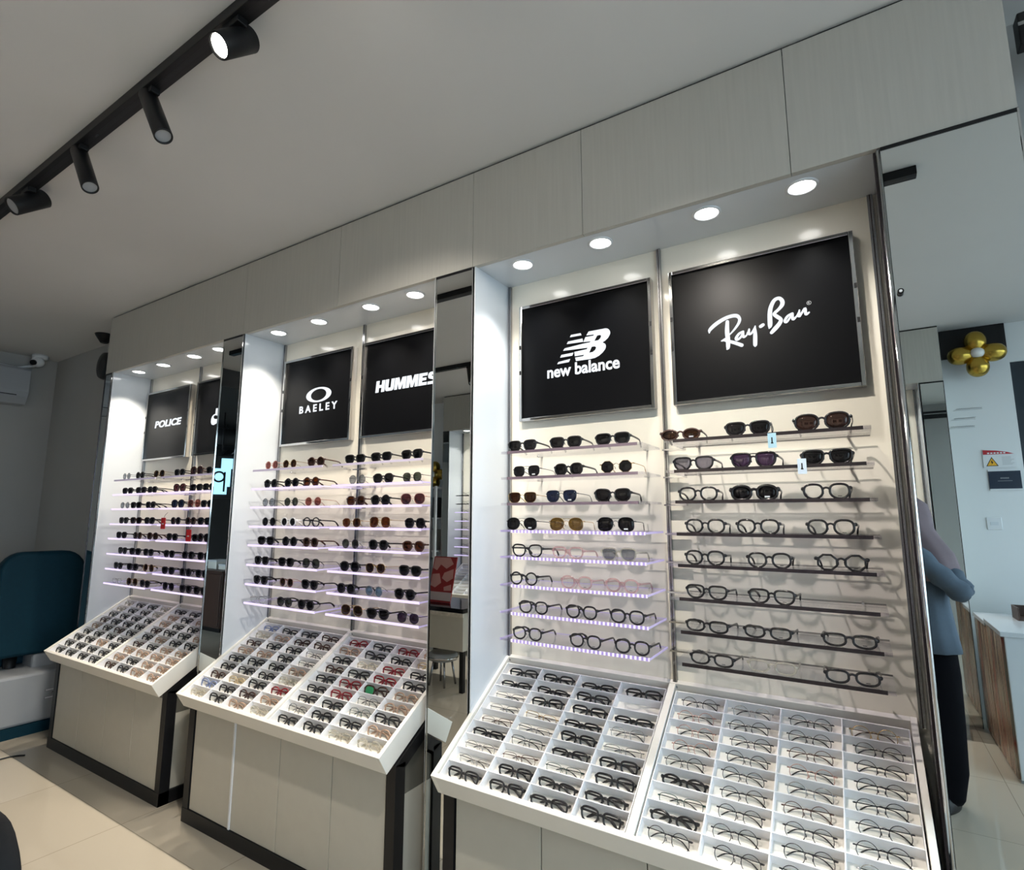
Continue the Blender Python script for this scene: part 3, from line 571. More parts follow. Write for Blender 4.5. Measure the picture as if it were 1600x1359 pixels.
for (bay, half), rws in TRAYS.items():
    bi = ('far', 'middle', 'nearest').index(bay); u = .024 if half == 'left' else .766
    n = .705; v0 = -.042; v1 = -.607+.022; pv = (v0-v1)/9; pu = n/4
    P = T(BAYS[bi], .285, H-.609) @ TRAY
    for r, row in enumerate(rws):
        for c, ch in enumerate(row):
            if ch == '.': continue
            l2 = None
            if ch == 'g': ch = 'T'; l2 = 'gr'
            if bay == 'nearest' and half == 'right': st = 'rnd' if ch in 'kSPGb' else ('rec' if ch == 'E' else 'ova')
            elif bay == 'nearest': st = random.choice(['rec', 'sq', 'rec']) if ch in 'KkEb' else random.choice(['rec', 'ova', 'pan'])
            else: st = random.choice(['sq', 'way', 'pan', 'pan', 'cat'])
            le = 'cl'
            a = math.radians(42 + random.uniform(-4, 4)); dx = random.uniform(-.006, .008)
            rot = Matrix.Rotation(-(PI/2-a), 4, 'X') @ Matrix.Rotation(random.uniform(-.05, .05), 4, 'Y')
            M = P @ T(u+(c+.5)*pu+dx, v0-(r+1)*pv+.011, -.0425) @ rot
            lab = '%s %s eyeglasses, %s row from back, %s column, %s half, %s tray' % (FRM[ch][0], SW[st], ORD[r], COLW[c], half, bay)
            eyewear(M, st, ch, le, 'fold', lab, 'eyeglasses in the %s tray' % bay, None, l2)
# a few pairs seen by reflection in the display across the room
for k, z in enumerate(SHZ):
    for lx, w_ in ((4.10, 'inner'), (4.285, 'outer')):
        eyewear(OPP @ T(lx, .065, z+.0006), 'rec', 'k', 'cl', 'open', 'thin black eyeglasses, %s pair on %s shelf, across-room bay by the white rack' % (w_, ORD[k]), 'eyeglasses across the room')
    eyewear(OPP @ T(-.29, .065, z+.0006), 'way', 'K', 'dk', 'open', 'black square sunglasses on %s shelf, across-room bay by the white column' % ORD[k], 'sunglasses across the room')
# hanging tags
def price_tag(x, y, ztop, zcard, col, label, cat, name, grp):
    t = thing(name, label, cat, T(x, y, zcard), grp)
    MB().tube([(0, 0, .046), (.001, .001, (ztop-zcard)*.6), (0, .004, ztop-zcard)], .0011, 6).build('string', M_blackm, t)
    c = MB(); c.box(-.0125, .0125, -.001, .001, 0, .048); c.build('card', col, t, .0006)
    g = MB(); g.box(-.0018, .0018, -.0016, -.001, .015, .034); g.box(-.0035, .0035, -.0016, -.001, .014, .018); g.build('mark', M_blackm, t)
M_tag = mat('pale blue tag card', (.42, .66, .78), .4, noise=.12, nscale=60); M_tagw = mat('white blue tag card', (.66, .78, .90), .4, noise=.1, nscale=60)
price_tag(-.222, .032, SHZ[0]+.034, 1.805, M_tag, 'pale blue price tag hanging from the middle sunglasses on the top shelf, nearest bay', 'price tag', 'price_tag', 'price tags')
price_tag(-.142, .033, SHZ[1]+.030, 1.718, M_tagw, 'whitish blue price tag hanging from the rightmost sunglasses, second shelf, nearest bay', 'price tag', 'price_tag', 'price tags')
M_red = mat('red tag', (.62, .012, .015), .35, noise=.1)
for x, z, lab in ((-3.985, 1.50, 'red tag hanging at the left end of the fifth shelf, right rack, far bay'), (-3.655, 1.425, 'red tag hanging below the fifth shelf, right rack, far bay')):
    t = thing('red_tag', lab, 'tag', T(x, .034, z), 'red tags')
    MB().box(-.028, .028, -.002, .002, 0, .075).build('card', M_red, t, .004); MB().box(-.012, .010, -.0026, -.002, .030, .038).build('mark', M_plastic, t)
    MB().tube([(0, 0, .07), (.012, .004, .095), (.03, .01, .11)], .0012, 6).build('string', M_blackm, t)

# ---------------------------------------------------------------- ceiling track and spots
TY = -1.062
t = thing('lighting_track', 'long black lighting track on the ceiling above the left side', 'light track', T(-2.4, TY, CEIL))
MB().box(-2.7, 2.74, -.026, .026, -.042, 0).build('track_rail', M_blackm, t, .002)
MB().box(-2.7, 2.74, -.007, .007, -.0425, -.040).build('track_groove', M_black, t)
MB().box(-.16, -.13, -.004, .004, -.0435, -.042).build('joint_pin', M_steel, t)
t2 = thing('lighting_track', 'second black lighting track on the ceiling, seen in the middle mirror pillar', 'light track', T(-2.4, -2.60, CEIL))
MB().box(-2.7, 1.6, -.026, .026, -.042, 0).build('track_rail', M_blackm, t2, .002)
def track_spot(x, y, d, L, r, stem, label, lit=False, watts=40):
    """d = direction of the beam; cylinder hung from an adapter in the track"""
    t = thing('track_spotlight', label, 'spotlight', T(x, y, CEIL-.042), 'black track spotlights')
    d = Vector(d).normalized()
    MB().box(-.045, .045, -.016, .016, -.022, 0).build('adapter', M_blackm, t, .002)
    p0 = Vector((0, 0, -.022-stem)); a = p0 - d*(L*.55 if stem > .03 else .02); b = a + d*L
    MB().tube([(0, 0, -.015), (0, 0, -.022-stem)], .010, 12).build('stem', M_blackm, t)
    MB().rings([ring3(a, d, q) for q in (r*.2, r*.92, r)][:0] or [ring3(a+d*o, d, q) for o, q in ((0, r*.9), (.004, r), (L-.003, r), (L, r*.97), (L, r*.84), (L-.012, r*.80))]).build('lamp_body', M_blackm, t)
    MB().cyl(b-d*.010, b-d*.007, r*.82, 24).build('lamp_lens', M_lampw if lit else M_grey, t)
    if lit:
        l = bpy.data.lights.new('spot_beam', 'SPOT'); l.energy = watts; l.spot_size = math.radians(76); l.spot_blend = 1; l.shadow_soft_size = .022; l.color = (1, .92, .82)
        o = bpy.data.objects.new('spot_beam', l); COL.objects.link(o); o.parent = t; o.location = b+d*.01; o.rotation_euler = d.to_track_quat('-Z', 'Y').to_euler()
def ring3(c, d, r, n=28):
    u = Vector((0, 0, 1)) if abs(d.z) < .9 else Vector((1, 0, 0)); a = d.cross(u).normalized(); b = a.cross(d)
    return [c+a*(r*math.cos(2*PI*k/n))+b*(r*math.sin(2*PI*k/n)) for k in range(n)]
track_spot(-1.57, TY, (-.06, -.60, -.62), .135, .040, .045, 'lit black cylinder spotlight, nearest on the ceiling track', True)
track_spot(-2.11, TY, (.50, .06, -.86), .24, .031, .004, 'long black spotlight leaning down, second along the track from the lit one')
track_spot(-2.70, TY, (.52, .06, -.86), .24, .031, .004, 'long black spotlight leaning down, third along the track from the lit one')
track_spot(-3.27, TY, (.04, -.45, -.40), .16, .042, .045, 'short black spotlight at the far left end of the visible track')
track_spot(-.60, TY, (.20, 1.33, -1.75), .135, .040, .045, 'lit black spotlight on the track aimed at the nearest bay, beyond the upper frame edge', True, 62)
track_spot(-.95, TY, (-1.30, 1.33, -1.75), .135, .040, .045, 'lit black spotlight on the track aimed at the middle bay, beyond the upper frame edge', True, 75)
track_spot(-3.33, -2.60, (.35, .3, -.88), .20, .04, .02, 'black spotlight on the second track, seen in the middle mirror pillar')

# ---------------------------------------------------------------- far left corner
t = thing('air_conditioner', 'white wall air conditioner high in the far left corner', 'air conditioner', T(LEFT, -.40, 2.66))
MB().prism([(0, .0), (.15, .0), (.20, .07), (.215, .12), (.21, .33), (.19, .355), (0, .36)], -.45, .45, 'y').build('housing', M_offw, t, .006)
MB().prism([(.16, .015), (.206, .082), (.200, .088), (.150, .02)], -.36, .36, 'y').build('air_slot', M_black, t)
t = thing('security_camera', 'small white dome camera where the ceiling meets the far corner', 'security camera', T(-6.86, .12, CEIL))
MB().rings([[(r*math.cos(2*PI*k/24), r*math.sin(2*PI*k/24), z) for k in range(24)] for r, z in ((.065, 0), (.065, -.03), (.05, -.045))]).build('base', M_plastic, t)
MB().ball((.02, -.02, -.075), .055, .055, .055).build('ball_housing', M_plastic, t)
MB().cyl((.047, -.055, -.09), (.058, -.072, -.097), .026, 20).build('camera_lens', M_black, t)
t = thing('cable_trunking', 'thin white cable trunking running above the air conditioner', 'trunking', T(LEFT, 0, 3.07))
MB().tube([(.02, -1.2, .0), (.02, -.3, -.02), (.03, -.02, -.035), (.10, .09, .0), (.14, .12, .035)], .014, 10).build('trunk', M_plastic, t)
MB().tube([(.015, -1.2, -.035), (.015, -.3, -.045), (.015, -.02, -.055)], .008, 8).build('trunk', M_plastic, t)
t = thing('wall_disc', 'black round disc fitting half hidden by the left end of the fascia', 'wall fitting', T(-5.80, BACK-.03, 2.955))
MB().rings([[(r*math.cos(2*PI*k/32), y, r*math.sin(2*PI*k/32)) for k in range(32)] for r, y in ((.125, .03), (.13, .01), (.12, -.02), (.06, -.025))]).build('disc', M_black, t)
t = thing('ceiling_spot', 'dark cone shaped ceiling fitting peeking past the fascia end', 'ceiling fitting', T(-5.57, .17, CEIL))
MB().rings([[(r*math.cos(2*PI*k/24), r*math.sin(2*PI*k/24), z) for k in range(24)] for r, z in ((.075, 0), (.07, -.012), (.03, -.075))]).build('cone', M_blackm, t)
# examination chair
t = thing('exam_chair', 'large teal high-backed chair on a white pedestal left of the far bay', 'chair', T(-5.62, -.06, 0))
def rrect(w, h, r, n=7, bot=.4):
    out = []
    for cx, cz, a0, rr in ((w-r, h-r, 0, r), (-w+r, h-r, PI/2, r), (-w+r*bot, r*bot, PI, r*bot), (w-r*bot, r*bot, 1.5*PI, r*bot)):
        for k in range(n): a = a0+PI/2*k/(n-1); out.append((cx+rr*math.cos(a), cz+rr*math.sin(a)))
    return out
bk = MB(); O = rrect(.275, .78, .15); cxx = 0
def sh(f, x, dz=0): return [(x+.05*(1-((y)/.275)**2)*0+.06*(1-z/.78), y*f, .525+(z-.39)*f+.39) for y, z in O]
bk.rings([sh(.90, -.07), sh(.985, -.055), sh(1, -.03), sh(1, .03), sh(.985, .055), sh(.93, .066)]); bk.build('backrest', M_teal, t)
st = MB(); S = rrect(.27, .54, .08, bot=.8)
st.rings([[(-.66+z*1.1, y*f, zz) for y, z in S] for f, zz in ((.94, .44), (1, .46), (1, .53), (.94, .56))]); st.build('seat', M_teal, t)
MB().cyl((-.02, -.12, .30), (-.01, -.13, .53), .03, 16, .045).build('bracket', M_blackm, t)
MB().box(-.10, .12, -.03, .12, .30, .525).build('column', M_offw, t, .02)
p = MB(); p.prism([(.30, -.62), (.325, -.55), (.325, .33), (-.45, .33), (-.45, -.62)], .075, .43, 'z'); p.build('pedestal', M_offw, t, .02)
MB().box(-.44, .332, -.61, .34, 0, .075).build('plinth', M_teal, t)
for z in (.29, .235): 
    sp = MB().box(.325, .329, .0, .075, z-.009, z+.009).build('socket_plate', M_grey, t); MB().box(.329, .3296, .006, .069, z-.005, z+.005).build('socket_slots', M_plastic, sp)
c = thing('power_cable', 'thin black cable plugged into the white pedestal of the teal chair', 'cable', T(-5.29, -.02, .262))
MB().tube(smooth([(0, 0, 0), (.02, .012, .012), (.03, .03, -.03), (.028, .045, -.12), (.02, .05, -.178)], 5), .0035, 8).build('cable', M_black, c); MB().cyl((-.004, 0, 0), (.014, .004, .004), .010, 14).build('plug', M_grey, c)
c = thing('floor_cable', 'black cable lying on the floor left of the far cabinet', 'cable', T(-4.9, -.4, 0))
MB().tube(smooth([(.05, .12, .005), (-.0, .06, .005), (-.02, -.05, .005), (-.10, -.30, .005), (-.3, -.7, .005)], 5), .005, 8).build('cable', M_black, c)
# black chair in the near left corner
t = thing('black_chair', 'black upholstered chair whose rounded back pokes in at the lower left corner', 'chair', T(-1.770, -1.675, 0) @ Matrix.Rotation(PI/2, 4, 'Z'))
M_fab = mat('black fabric', (.010, .010, .011), .8, noise=.3, nscale=60, bump=.3)
O2 = rrect(.235, .50, .13, bot=.8)
bk = MB(); bk.rings([[(.27+a+.0*z-.0, y*f, .43+(z-.25)*f+.25) for y, z in O2] for f, a in ((.88, -.05), (.98, -.04), (1, -.02), (1, .02), (.98, .04), (.88, .05))]); bk.build('backrest', M_fab, t)
st = MB(); S2 = rrect(.23, .46, .10, bot=1); st.rings([[(-.24+z, y*f, zz) for y, z in S2] for f, zz in ((.94, .40), (1, .415), (1, .46), (.93, .48))]); st.build('seat', M_fab, t)
for sx in (-1, 1):
    for sy in (-1, 1): MB().cyl((sx*.17, sy*.17, .41), (sx*.21, sy*.20, 0), .014, 14).build('leg', M_blackm, t)

# ---------------------------------------------------------------- across the room (seen in the mirrors)
def balloons(x, y, z, r, label):
    t = thing('balloon_flower', label, 'balloon', T(x, y, z), 'gold balloon flowers')
    for a in (0, PI/2, PI, 1.5*PI):
        c = Vector((math.cos(a), 0, math.sin(a)))*r*1.02
        m = MB(); m.ball((0, 0, 0), r*.92, r*.78, r*.72)
        R_ = Matrix.Rotation(-a, 4, 'Y'); m.v = [tuple((R_ @ Vector((p[0]-.12*r*(p[0]/r)**2, p[1], p[2])))+c) for p in m.v]
        m.build('balloon', M_gold, t)
    m = MB(); m.ball((0, r*.45, 0), r*.46, r*.42, r*.40); m.build('centre_balloon', M_pearl, t)
balloons(.915, -3.86, 1.33+H, .105, 'gold balloon flower with a white centre on the white column, seen in the wide mirror')
balloons(-4.86, -3.88, .56+H, .10, 'gold balloon flower above the white rack, seen in the middle mirror pillar')
t = thing('wall_screen', 'black panel high on the white column behind the gold balloons', 'panel', T(.915, -4.0, 2.93))
MB().box(-.215, .215, 0, .03, 0, .248).build('panel', M_black, t)
t = thing('wall_motto', 'two lines of tiny grey script on the white column', 'lettering', T(.84, -3.998, 2.44))
m = MB()
for z, x0, x1 in ((.05, -.08, .09), (-.03, -.10, .04), (-.10, -.13, .03)):
    m.tube([(x1-(x1-x0)*k/60, 0, z+.006*math.sin(k*1.9)*math.sin(k*.7)) for k in range(61)], .0012, 5)
    m.tube([(x0-.02, 0, z-.012), (x1, 0, z-.012)], .0008, 5)
m.build('script', M_grey, t)
t = thing('warning_sign', 'white warning sign with a red header and yellow triangle on the white column', 'sign', T(1.0, -3.995, 1.985))
MB().prism([(-.105, 0), (.10, 0), (.10, .105), (.06, .125), (-.02, .142), (-.105, .15)], -.004, .004).build('board', M_plastic, t)
MB().prism([(-.103, .108), (.09, .108), (.05, .124), (-.02, .139), (-.103, .147)], .004, .0048).build('header', mat('red sign print', (.45, .02, .03), .4, noise=.05), t)
m = MB()
for k in range(6): m.box(-.075+k*.020, -.062+k*.020, .0048, .0053, .113, .124)
m.build('header_marks', M_plastic, t)
m = MB().prism([(-.090, .012), (-.012, .012), (-.051, .088)], .004, .0046); m.build('triangle_border', M_black, t)
MB().prism([(-.082, .017), (-.020, .017), (-.051, .078)], .0046, .0052).build('triangle', mat('yellow sign print', (.80, .42, .02), .4, noise=.05), t)
MB().prism([(-.048, .066), (-.060, .042), (-.052, .042), (-.056, .022), (-.042, .047), (-.050, .047)], .0052, .0056).build('bolt', M_black, t)
m = MB()
for k in range(7): m.box(.012, .075+.012*math.sin(k*2), .004, .0046, .022+k*.010, .0245+k*.010)
m.build('small_print', M_grey, t)
t = thing('navy_plaque', 'navy plaque between clear edges below the warning sign', 'plaque', T(1.015, -3.995, 1.80))
MB().box(-.10, .10, -.004, .004, .012, .155).build('board', mat('navy print', (.012, .022, .045), .3, noise=.1), t)
MB().box(-.10, .10, -.004, .008, 0, .012).box(-.10, .10, -.004, .008, .155, .167).build('clear_holder', M_plastic, t)
m = MB()
for k in range(6): m.box(-.026+k*.009, -.020+k*.009, .004, .0046, .093, .103)
m.box(-.045, .045, .004, .0046, .074, .077); m.build('lettering', M_grey, t)
t = thing('switch_plate', 'pale square switch plate low on the white column', 'switch', T(.916, -4.0, 1.485))
MB().box(-.047, .047, 0, .008, 0, .098).build('plate', M_plastic, t, .003); MB().box(-.025, .025, .008, .011, .035, .062).build('rockers', M_white, t)
# counter with a streaked side
def streaks():
    m, nt, N, L = nodes('brown red streaked mural'); p = N['Principled BSDF']; tc = N.new('ShaderNodeTexCoord'); mp = N.new('ShaderNodeMapping'); nz = N.new('ShaderNodeTexNoise'); cr = N.new('ShaderNodeValToRGB')
    mp.inputs['Scale'].default_value = (1, 9, .5); nz.inputs['Scale'].default_value = 1.3; nz.inputs['Detail'].default_value = 3
    L.new(tc.outputs['Object'], mp.inputs[0]); L.new(mp.outputs[0], nz.inputs['Vector']); L.new(nz.outputs['Fac'], cr.inputs[0]); L.new(cr.outputs[0], p.inputs['Base Color'])
    e = cr.color_ramp.elements; e[0].position = .30; e[0].color = (.05, .03, .025, 1); e[1].position = .72; e[1].color = (.40, .31, .21, 1)
    for q, c in ((.42, (.16, .09, .06, 1)), (.48, (.42, .34, .24, 1)), (.55, (.30, .05, .02, 1)), (.60, (.22, .18, .13, 1))):
        x = e.new(q); x.color = c
    p.inputs['Roughness'].default_value = .25; return m
M_mural = streaks()
t = thing('side_counter', 'counter with a brown and red streaked side below the white column', 'counter', T(.70, -3.75, 0))
MB().box(0, .9, .0, .46, .02, .83).build('counter_body', M_plastic, t, .004); MB().box(-.012, .0, .0, .46, .02, .82).build('mural_panel', M_mural, t)
MB().box(-.02, .92, -.01, .47, .83, .86).build('counter_top', M_white, t, .003); MB().box(0, .9, 0, .46, 0, .02).build('plinth', M_grey, t)
t = thing('side_counter', 'second counter with a red and brown streaked end, nearer the mirror', 'counter', T(.70, -3.27, 0))
MB().box(0, .9, .0, .52, .02, .85).build('counter_body', M_white, t, .004); MB().box(-.012, .0, .0, .50, .02, .84).build('mural_panel', M_mural, t)
MB().box(-.02, .92, -.01, .53, .85, .88).build('counter_top', M_white, t, .003); MB().box(.12, .88, .52, .526, .08, .80).build('front_panel', mat('crimson poster', (.42, .02, .06), .35, noise=.3, nscale=5), t); MB().box(0, .9, 0, .50, 0, .02).build('plinth', M_grey, t)
t = thing('display_box', 'small dark open box on top of the streaked counter', 'box', T(1.02, -3.50, .86))
MB().box(-.13, .13, -.10, .10, 0, .015).box(-.13, .13, -.10, -.09, .015, .09).box(-.13, -.12, -.09, .10, .015, .09).box(.12, .13, -.09, .10, .015, .09).build('tray_body', mat('dark wood', (.07, .04, .03), .5, noise=.3), t)
MB().prism([(-.02, .015), (.10, .015), (.10, .20), (-.02, .17)], -.06, -.04).build('card', M_blackm, t)
# desk with poster
t = thing('showcase_desk', 'black topped grey desk across the room carrying a red poster', 'desk', T(-3.62, -2.60, 0))
MB().box(-.32, .46, -.26, .30, .70, .74).build('desk_top', mat('black glass top', (.008, .008, .010), .06, noise=.1), t)
MB().box(-.32, .46, .285, .305, .665, .70).build('marble_edge', mat('marble edge', (.62, .57, .48), .3, noise=.5, nscale=30), t)
MB().box(-.31, .45, -.25, .285, .36, .70).build('drawer_box', M_door, t)
for x in (-.29, .43):
    for y in (-.23, .26): MB().box(x-.02, x+.02, y-.02, y+.02, 0, .36).build('leg', M_blackm, t)
t = thing('red_poster', 'red and pink printed poster standing on the black desk top, seen in the mirror pillar', 'poster', T(-3.60, -2.50, .741) @ Matrix.Rotation(math.radians(14), 4, 'X'))
MB().box(-.16, .13, -.006, .006, 0, .45).build('board', mat('red poster print', (.33, .025, .025), .4, noise=.06), t)
M_pk = mat('pink poster print', (.60, .30, .27), .4, noise=.06)
for pts in ([(-.15, .44), (.05, .44), (.10, .38), (.02, .33), (-.06, .37), (-.10, .31), (-.15, .33)], [(.00, .29), (.11, .33), (.12, .24), (.05, .20), (-.02, .235)], [(-.15, .27), (-.06, .28), (-.02, .19), (-.09, .14), (-.15, .16)], [(.02, .15), (.11, .18), (.12, .12), (.03, .115)]):
    MB().prism(pts, .006, .0068).build('poster_shape', M_pk, t)
MB().box(-.16, .13, .006, .0075, .02, .10).build('caption_band', mat('pale poster band', (.62, .50, .47), .4, noise=.1), t)
MB().prism([(-.006, .0), (-.13, .0), (-.10, .02), (-.006, .30)], -.02, .02, 'x').build('stand', M_plastic, t)
t = thing('grey_stool', 'rounded grey stool with a silver rim under the black topped desk', 'stool', T(-3.50, -2.44, 0))
MB().rings([[(r*math.cos(2*PI*k/28), r*.9*math.sin(2*PI*k/28), z) for k in range(28)] for r, z in ((.10, .22), (.145, .235), (.15, .28), (.13, .30))]).build('seat', M_grey, t)
MB().rings([[(r*math.cos(2*PI*k/28), r*.9*math.sin(2*PI*k/28), z) for k in range(28)] for r, z in ((.148, .245), (.156, .25), (.156, .265), (.148, .27))], cap=False).build('rim', M_chrome, t)
for k in range(4):
    a = PI/4+k*PI/2; MB().cyl((.09*math.cos(a), .08*math.sin(a), .23), (.13*math.cos(a), .12*math.sin(a), 0), .010, 12).build('leg', M_steel, t)
t = thing('storage_rack', 'tall white open rack at the end of the across-room display', 'rack', T(-4.86, -3.86, 0))
m = MB()
for x in (-.16, .16):
    for y in (-.16, .14): m.box(x-.014, x+.014, y-.014, y+.014, 0, 1.98)
m.build('posts', M_plastic, t)
for z in (.35, .75, 1.13, 1.55, 1.95): MB().box(-.17, .17, -.17, .155, z, z+.02).build('shelf', M_plastic, t)
for z, c in ((.77, (.25, .26, .27)), (1.15, (.4, .41, .42)), (1.57, (.05, .05, .06))):
    b = thing('storage_box', '%s box on the %s shelf of the white rack' % ({.77: 'grey', 1.15: 'pale grey', 1.57: 'black'}[z], {.77: 'second lowest', 1.15: 'middle', 1.57: 'second highest'}[z]), 'box', T(-4.86, -3.86, z), 'boxes on the white rack')
    MB().box(-.13, .13, -.12, .12, 0, .26).build('carton', mat('rack box %.2f' % z, c, .6, noise=.1), b, .004); MB().box(-.134, .134, -.124, .124, .20, .264).build('lid', mat('rack box %.2f' % z, c, .6, noise=.1), b)
# dark rear room seen in the first mirror pillar
t = thing('pendant_drum', 'black drum pendant lamp in the dark rear room, seen in the far mirror pillar', 'pendant lamp', T(-8.15, -2.86, 2.98))
MB().cyl((0, 0, 0), (0, 0, -.10), .012, 12).build('rod', M_blackm, t)
MB().rings([[(r*math.cos(2*PI*k/32), r*math.sin(2*PI*k/32), z) for k in range(32)] for r, z in ((.28, -.10), (.30, -.12), (.30, -.34), (.28, -.36))]).build('drum_shade', M_blackm, t)
t = thing('staircase', 'black staircase with a pale underside in the dark rear room', 'staircase', T(-8.45, -3.25, 0))
m = MB()
for k in range(9): m.box(-.35, .35, .95-k*.16, .95-(k-1)*.16, 1.55+k*.16, 1.60+k*.16)
m.build('treads', M_blackm, t)
MB().prism([(1.10, 1.40), (1.10, 1.56), (-.34, 2.98), (-.34, 2.82)], .35, .40, 'x').build('stringer', M_black, t); MB().prism([(1.10, 1.40), (1.10, 1.56), (-.34, 2.98), (-.34, 2.82)], -.40, -.35, 'x').build('stringer', M_black, t)
MB().prism([(1.05, 1.42), (1.05, 1.47), (-.34, 2.86), (-.34, 2.80)], -.35, .35, 'x').build('soffit', M_white, t)
MB().cyl((.30, .98, 0), (.30, .98, 1.45), .025, 14).build('newel_post', M_blackm, t)
t = thing('lit_sign', 'glowing pale blue block sign with a dark round letter, seen in the far mirror pillar', 'sign', T(-7.2, -2.26, 1.99) @ Matrix.Rotation(-PI/3, 4, 'Z') @ Matrix.Scale(.85, 4))
M_ls = emission('pale blue sign glow', (.36, .74, 1.0), 1.0)
MB().box(-.19, .17, -.05, .05, -.20, .46).build('back_board', M_black, t)
MB().tube([(0, -.02, .4), (0, -.02, (CEIL-.2-1.99)/.85)], .012, 10).build('hanging_rod', M_blackm, t)
MB().box(-.17, .14, .05, .09, -.02, .26).build('light_block', M_ls, t); MB().box(-.08, .10, .05, .085, -.14, -.02).build('light_block', M_ls, t); MB().box(.0, .16, .05, .08, .26, .42).build('light_block', M_ls, t)
m = MB(); m.tube([(-.02+.075*math.cos(2*PI*k/28), .095, .13+.075*math.sin(2*PI*k/28)) for k in range(28)], .015, 6, closed=True, up=(0, 1, 0)); m.box(.045, .072, .09, .10, -.10, .205); m.build('letter', M_black, t)
t = thing('brown_cabinet', 'dark brown cabinet with pale boxes on it in the rear room', 'cabinet', T(-7.9, -2.85, 0))
M_bw = mat('dark brown wood', (.055, .026, .018), .45, noise=.3, stretch=(6, 6, .6))
MB().box(-.45, .35, -.25, .25, .06, .80).build('carcass', M_bw, t, .004); MB().box(-.47, .37, -.27, .27, .80, .83).build('cabinet_top', M_bw, t); MB().box(-.42, .32, -.22, .22, 0, .06).build('plinth', M_black, t)
for x in (-.44, -.04): MB().box(x, x+.38, .25, .268, .09, .78).build('door', M_bw, t, .003)
for k, (x, w_, h_, lab) in enumerate(((-8.05, .11, .12, 'pale cream box on the brown cabinet, taller one'), (-7.78, .10, .07, 'pale flat box on the brown cabinet'))):
    b = thing('pale_box', lab, 'box', T(x, -2.82, .83), 'pale boxes on the brown cabinet'); MB().box(-w_, w_, -.09, .09, 0, h_).build('carton', M_tray, b, .003); MB().box(-w_-.003, w_+.003, -.093, .093, h_-.02, h_+.004).build('lid', M_plastic, b)

# ---------------------------------------------------------------- photographer seen in the wide mirror
Fd = Vector((-.53, .85, 0)).normalized(); Rd = Vector((.85, .53, 0)).normalized(); PC = Vector((.222, -2.235, 0))
def W(r, f, z): return PC+Rd*r+Fd*f+Vector((0, 0, z))
per = thing('person', 'person in mauve headscarf, blue-grey cardigan and black trousers raising a phone, reflected in mirror', 'person', T(*PC))
def inv(p): return (p-PC)
def skin(name, V, E_, R_, m, sub=2, parent=per, root=0):
    me = bpy.data.meshes.new(name); me.from_pydata([tuple(inv(v)) for v in V], E_, []); o = bpy.data.objects.new(name, me); COL.objects.link(o)
    md = o.modifiers.new('skin', 'SKIN'); md.use_smooth_shade = True; md.branch_smoothing = .4
    for i, r in enumerate(R_): me.skin_vertices[0].data[i].radius = (r, r) if not isinstance(r, tuple) else r
    me.skin_vertices[0].data[root].use_root = True
    sd = o.modifiers.new('sub', 'SUBSURF'); sd.levels = sub; sd.render_levels = sub
    n = bpy.data.meshes.new_from_object(o.evaluated_get(bpy.context.evaluated_depsgraph_get())); bpy.data.objects.remove(o)
    for p in n.polygons: p.use_smooth = True
    n.materials.clear(); n.materials.append(m); return link(name, n, parent)
M_skin = mat('skin', (.50, .31, .22), .5, noise=.05, nscale=30); M_hij = mat('mauve scarf cloth', (.19, .14, .16), .75, noise=.12, nscale=14, bump=.2)
M_card = mat('blue grey cardigan knit', (.075, .105, .145), .85, noise=.12, nscale=60, bump=.3); M_trou = mat('black trouser cloth', (.0015, .0015, .003), .9, spec=.1, noise=.2, nscale=40)
CAMP = Vector((0, -1.9, H))
RH = CAMP+Rd*.075-Fd*.045+Vector((0, 0, -.02)); LH = CAMP-Rd*.075-Fd*.045+Vector((0, 0, -.02))
RE = W(.262, .02, 1.185); LE = W(-.275, .04, 1.20)
V = [W(0, 0, .93), W(0, 0, 1.10), W(0, 0, 1.28), W(0, 0, 1.39), W(0, .02, 1.46), W(0, .03, 1.53), W(0, .02, 1.60),
     W(.13, -.01, 1.30), RE-Rd*.0, RH-Fd*.03, W(-.13, -.01, 1.30), LE, LH-Fd*.03,
     W(.095, 0, .86), W(.10, .015, .48), W(.105, -.02, .09), W(.11, .10, .045), W(-.095, 0, .86), W(-.10, .02, .48), W(-.105, -.01, .09), W(-.11, .11, .045)]
E_ = [(0, 1), (1, 2), (2, 3), (3, 4), (4, 5), (5, 6), (3, 7), (7, 8), (8, 9), (3, 10), (10, 11), (11, 12), (0, 13), (13, 14), (14, 15), (15, 16), (0, 17), (17, 18), (18, 19), (19, 20)]
skin('body', V, E_, [.15, .125, .145, .10, .052, .085, .07, .045, .034, .024, .045, .034, .024, .09, .06, .042, .035, .09, .06, .042, .035], M_skin)
def hand(wr, side):
    """palm, four fingers curled round the phone edge and a thumb"""
    up = Vector((0, 0, 1)); out = Rd*side; V = [wr-Fd*.03, wr, wr+Fd*.02+up*.012]; E2 = [(0, 1), (1, 2)]; R2 = [.022, .024, .022]
    for k in range(4):
        z = .030-k*.018; ln = (.9, 1, .95, .78)[k]; b = len(V)
        V += [wr+Fd*.028+up*z+out*.004, wr+Fd*(.028+.022*ln)+up*z*1.15+out*.006, wr+Fd*(.028+.034*ln)+up*z*1.2-out*.018*ln, wr+Fd*(.026+.030*ln)+up*z*1.2-out*.036*ln]
        E2 += [(2, b), (b, b+1), (b+1, b+2), (b+2, b+3)]; R2 += [.0095, .0085, .008, .007]
    b = len(V); V += [wr-up*.004-out*.012, wr+Fd*.004+up*.012-out*.032, wr+Fd*.008+up*.03-out*.045]; E2 += [(1, b), (b, b+1), (b+1, b+2)]; R2 += [.012, .010, .008]
    return V, E2, R2
for wr, sd in ((RH-Fd*.02, 1), (LH-Fd*.02, -1)):
    v_, e_, r_ = hand(wr, sd); skin('hand', v_, e_, r_, M_skin, 1)
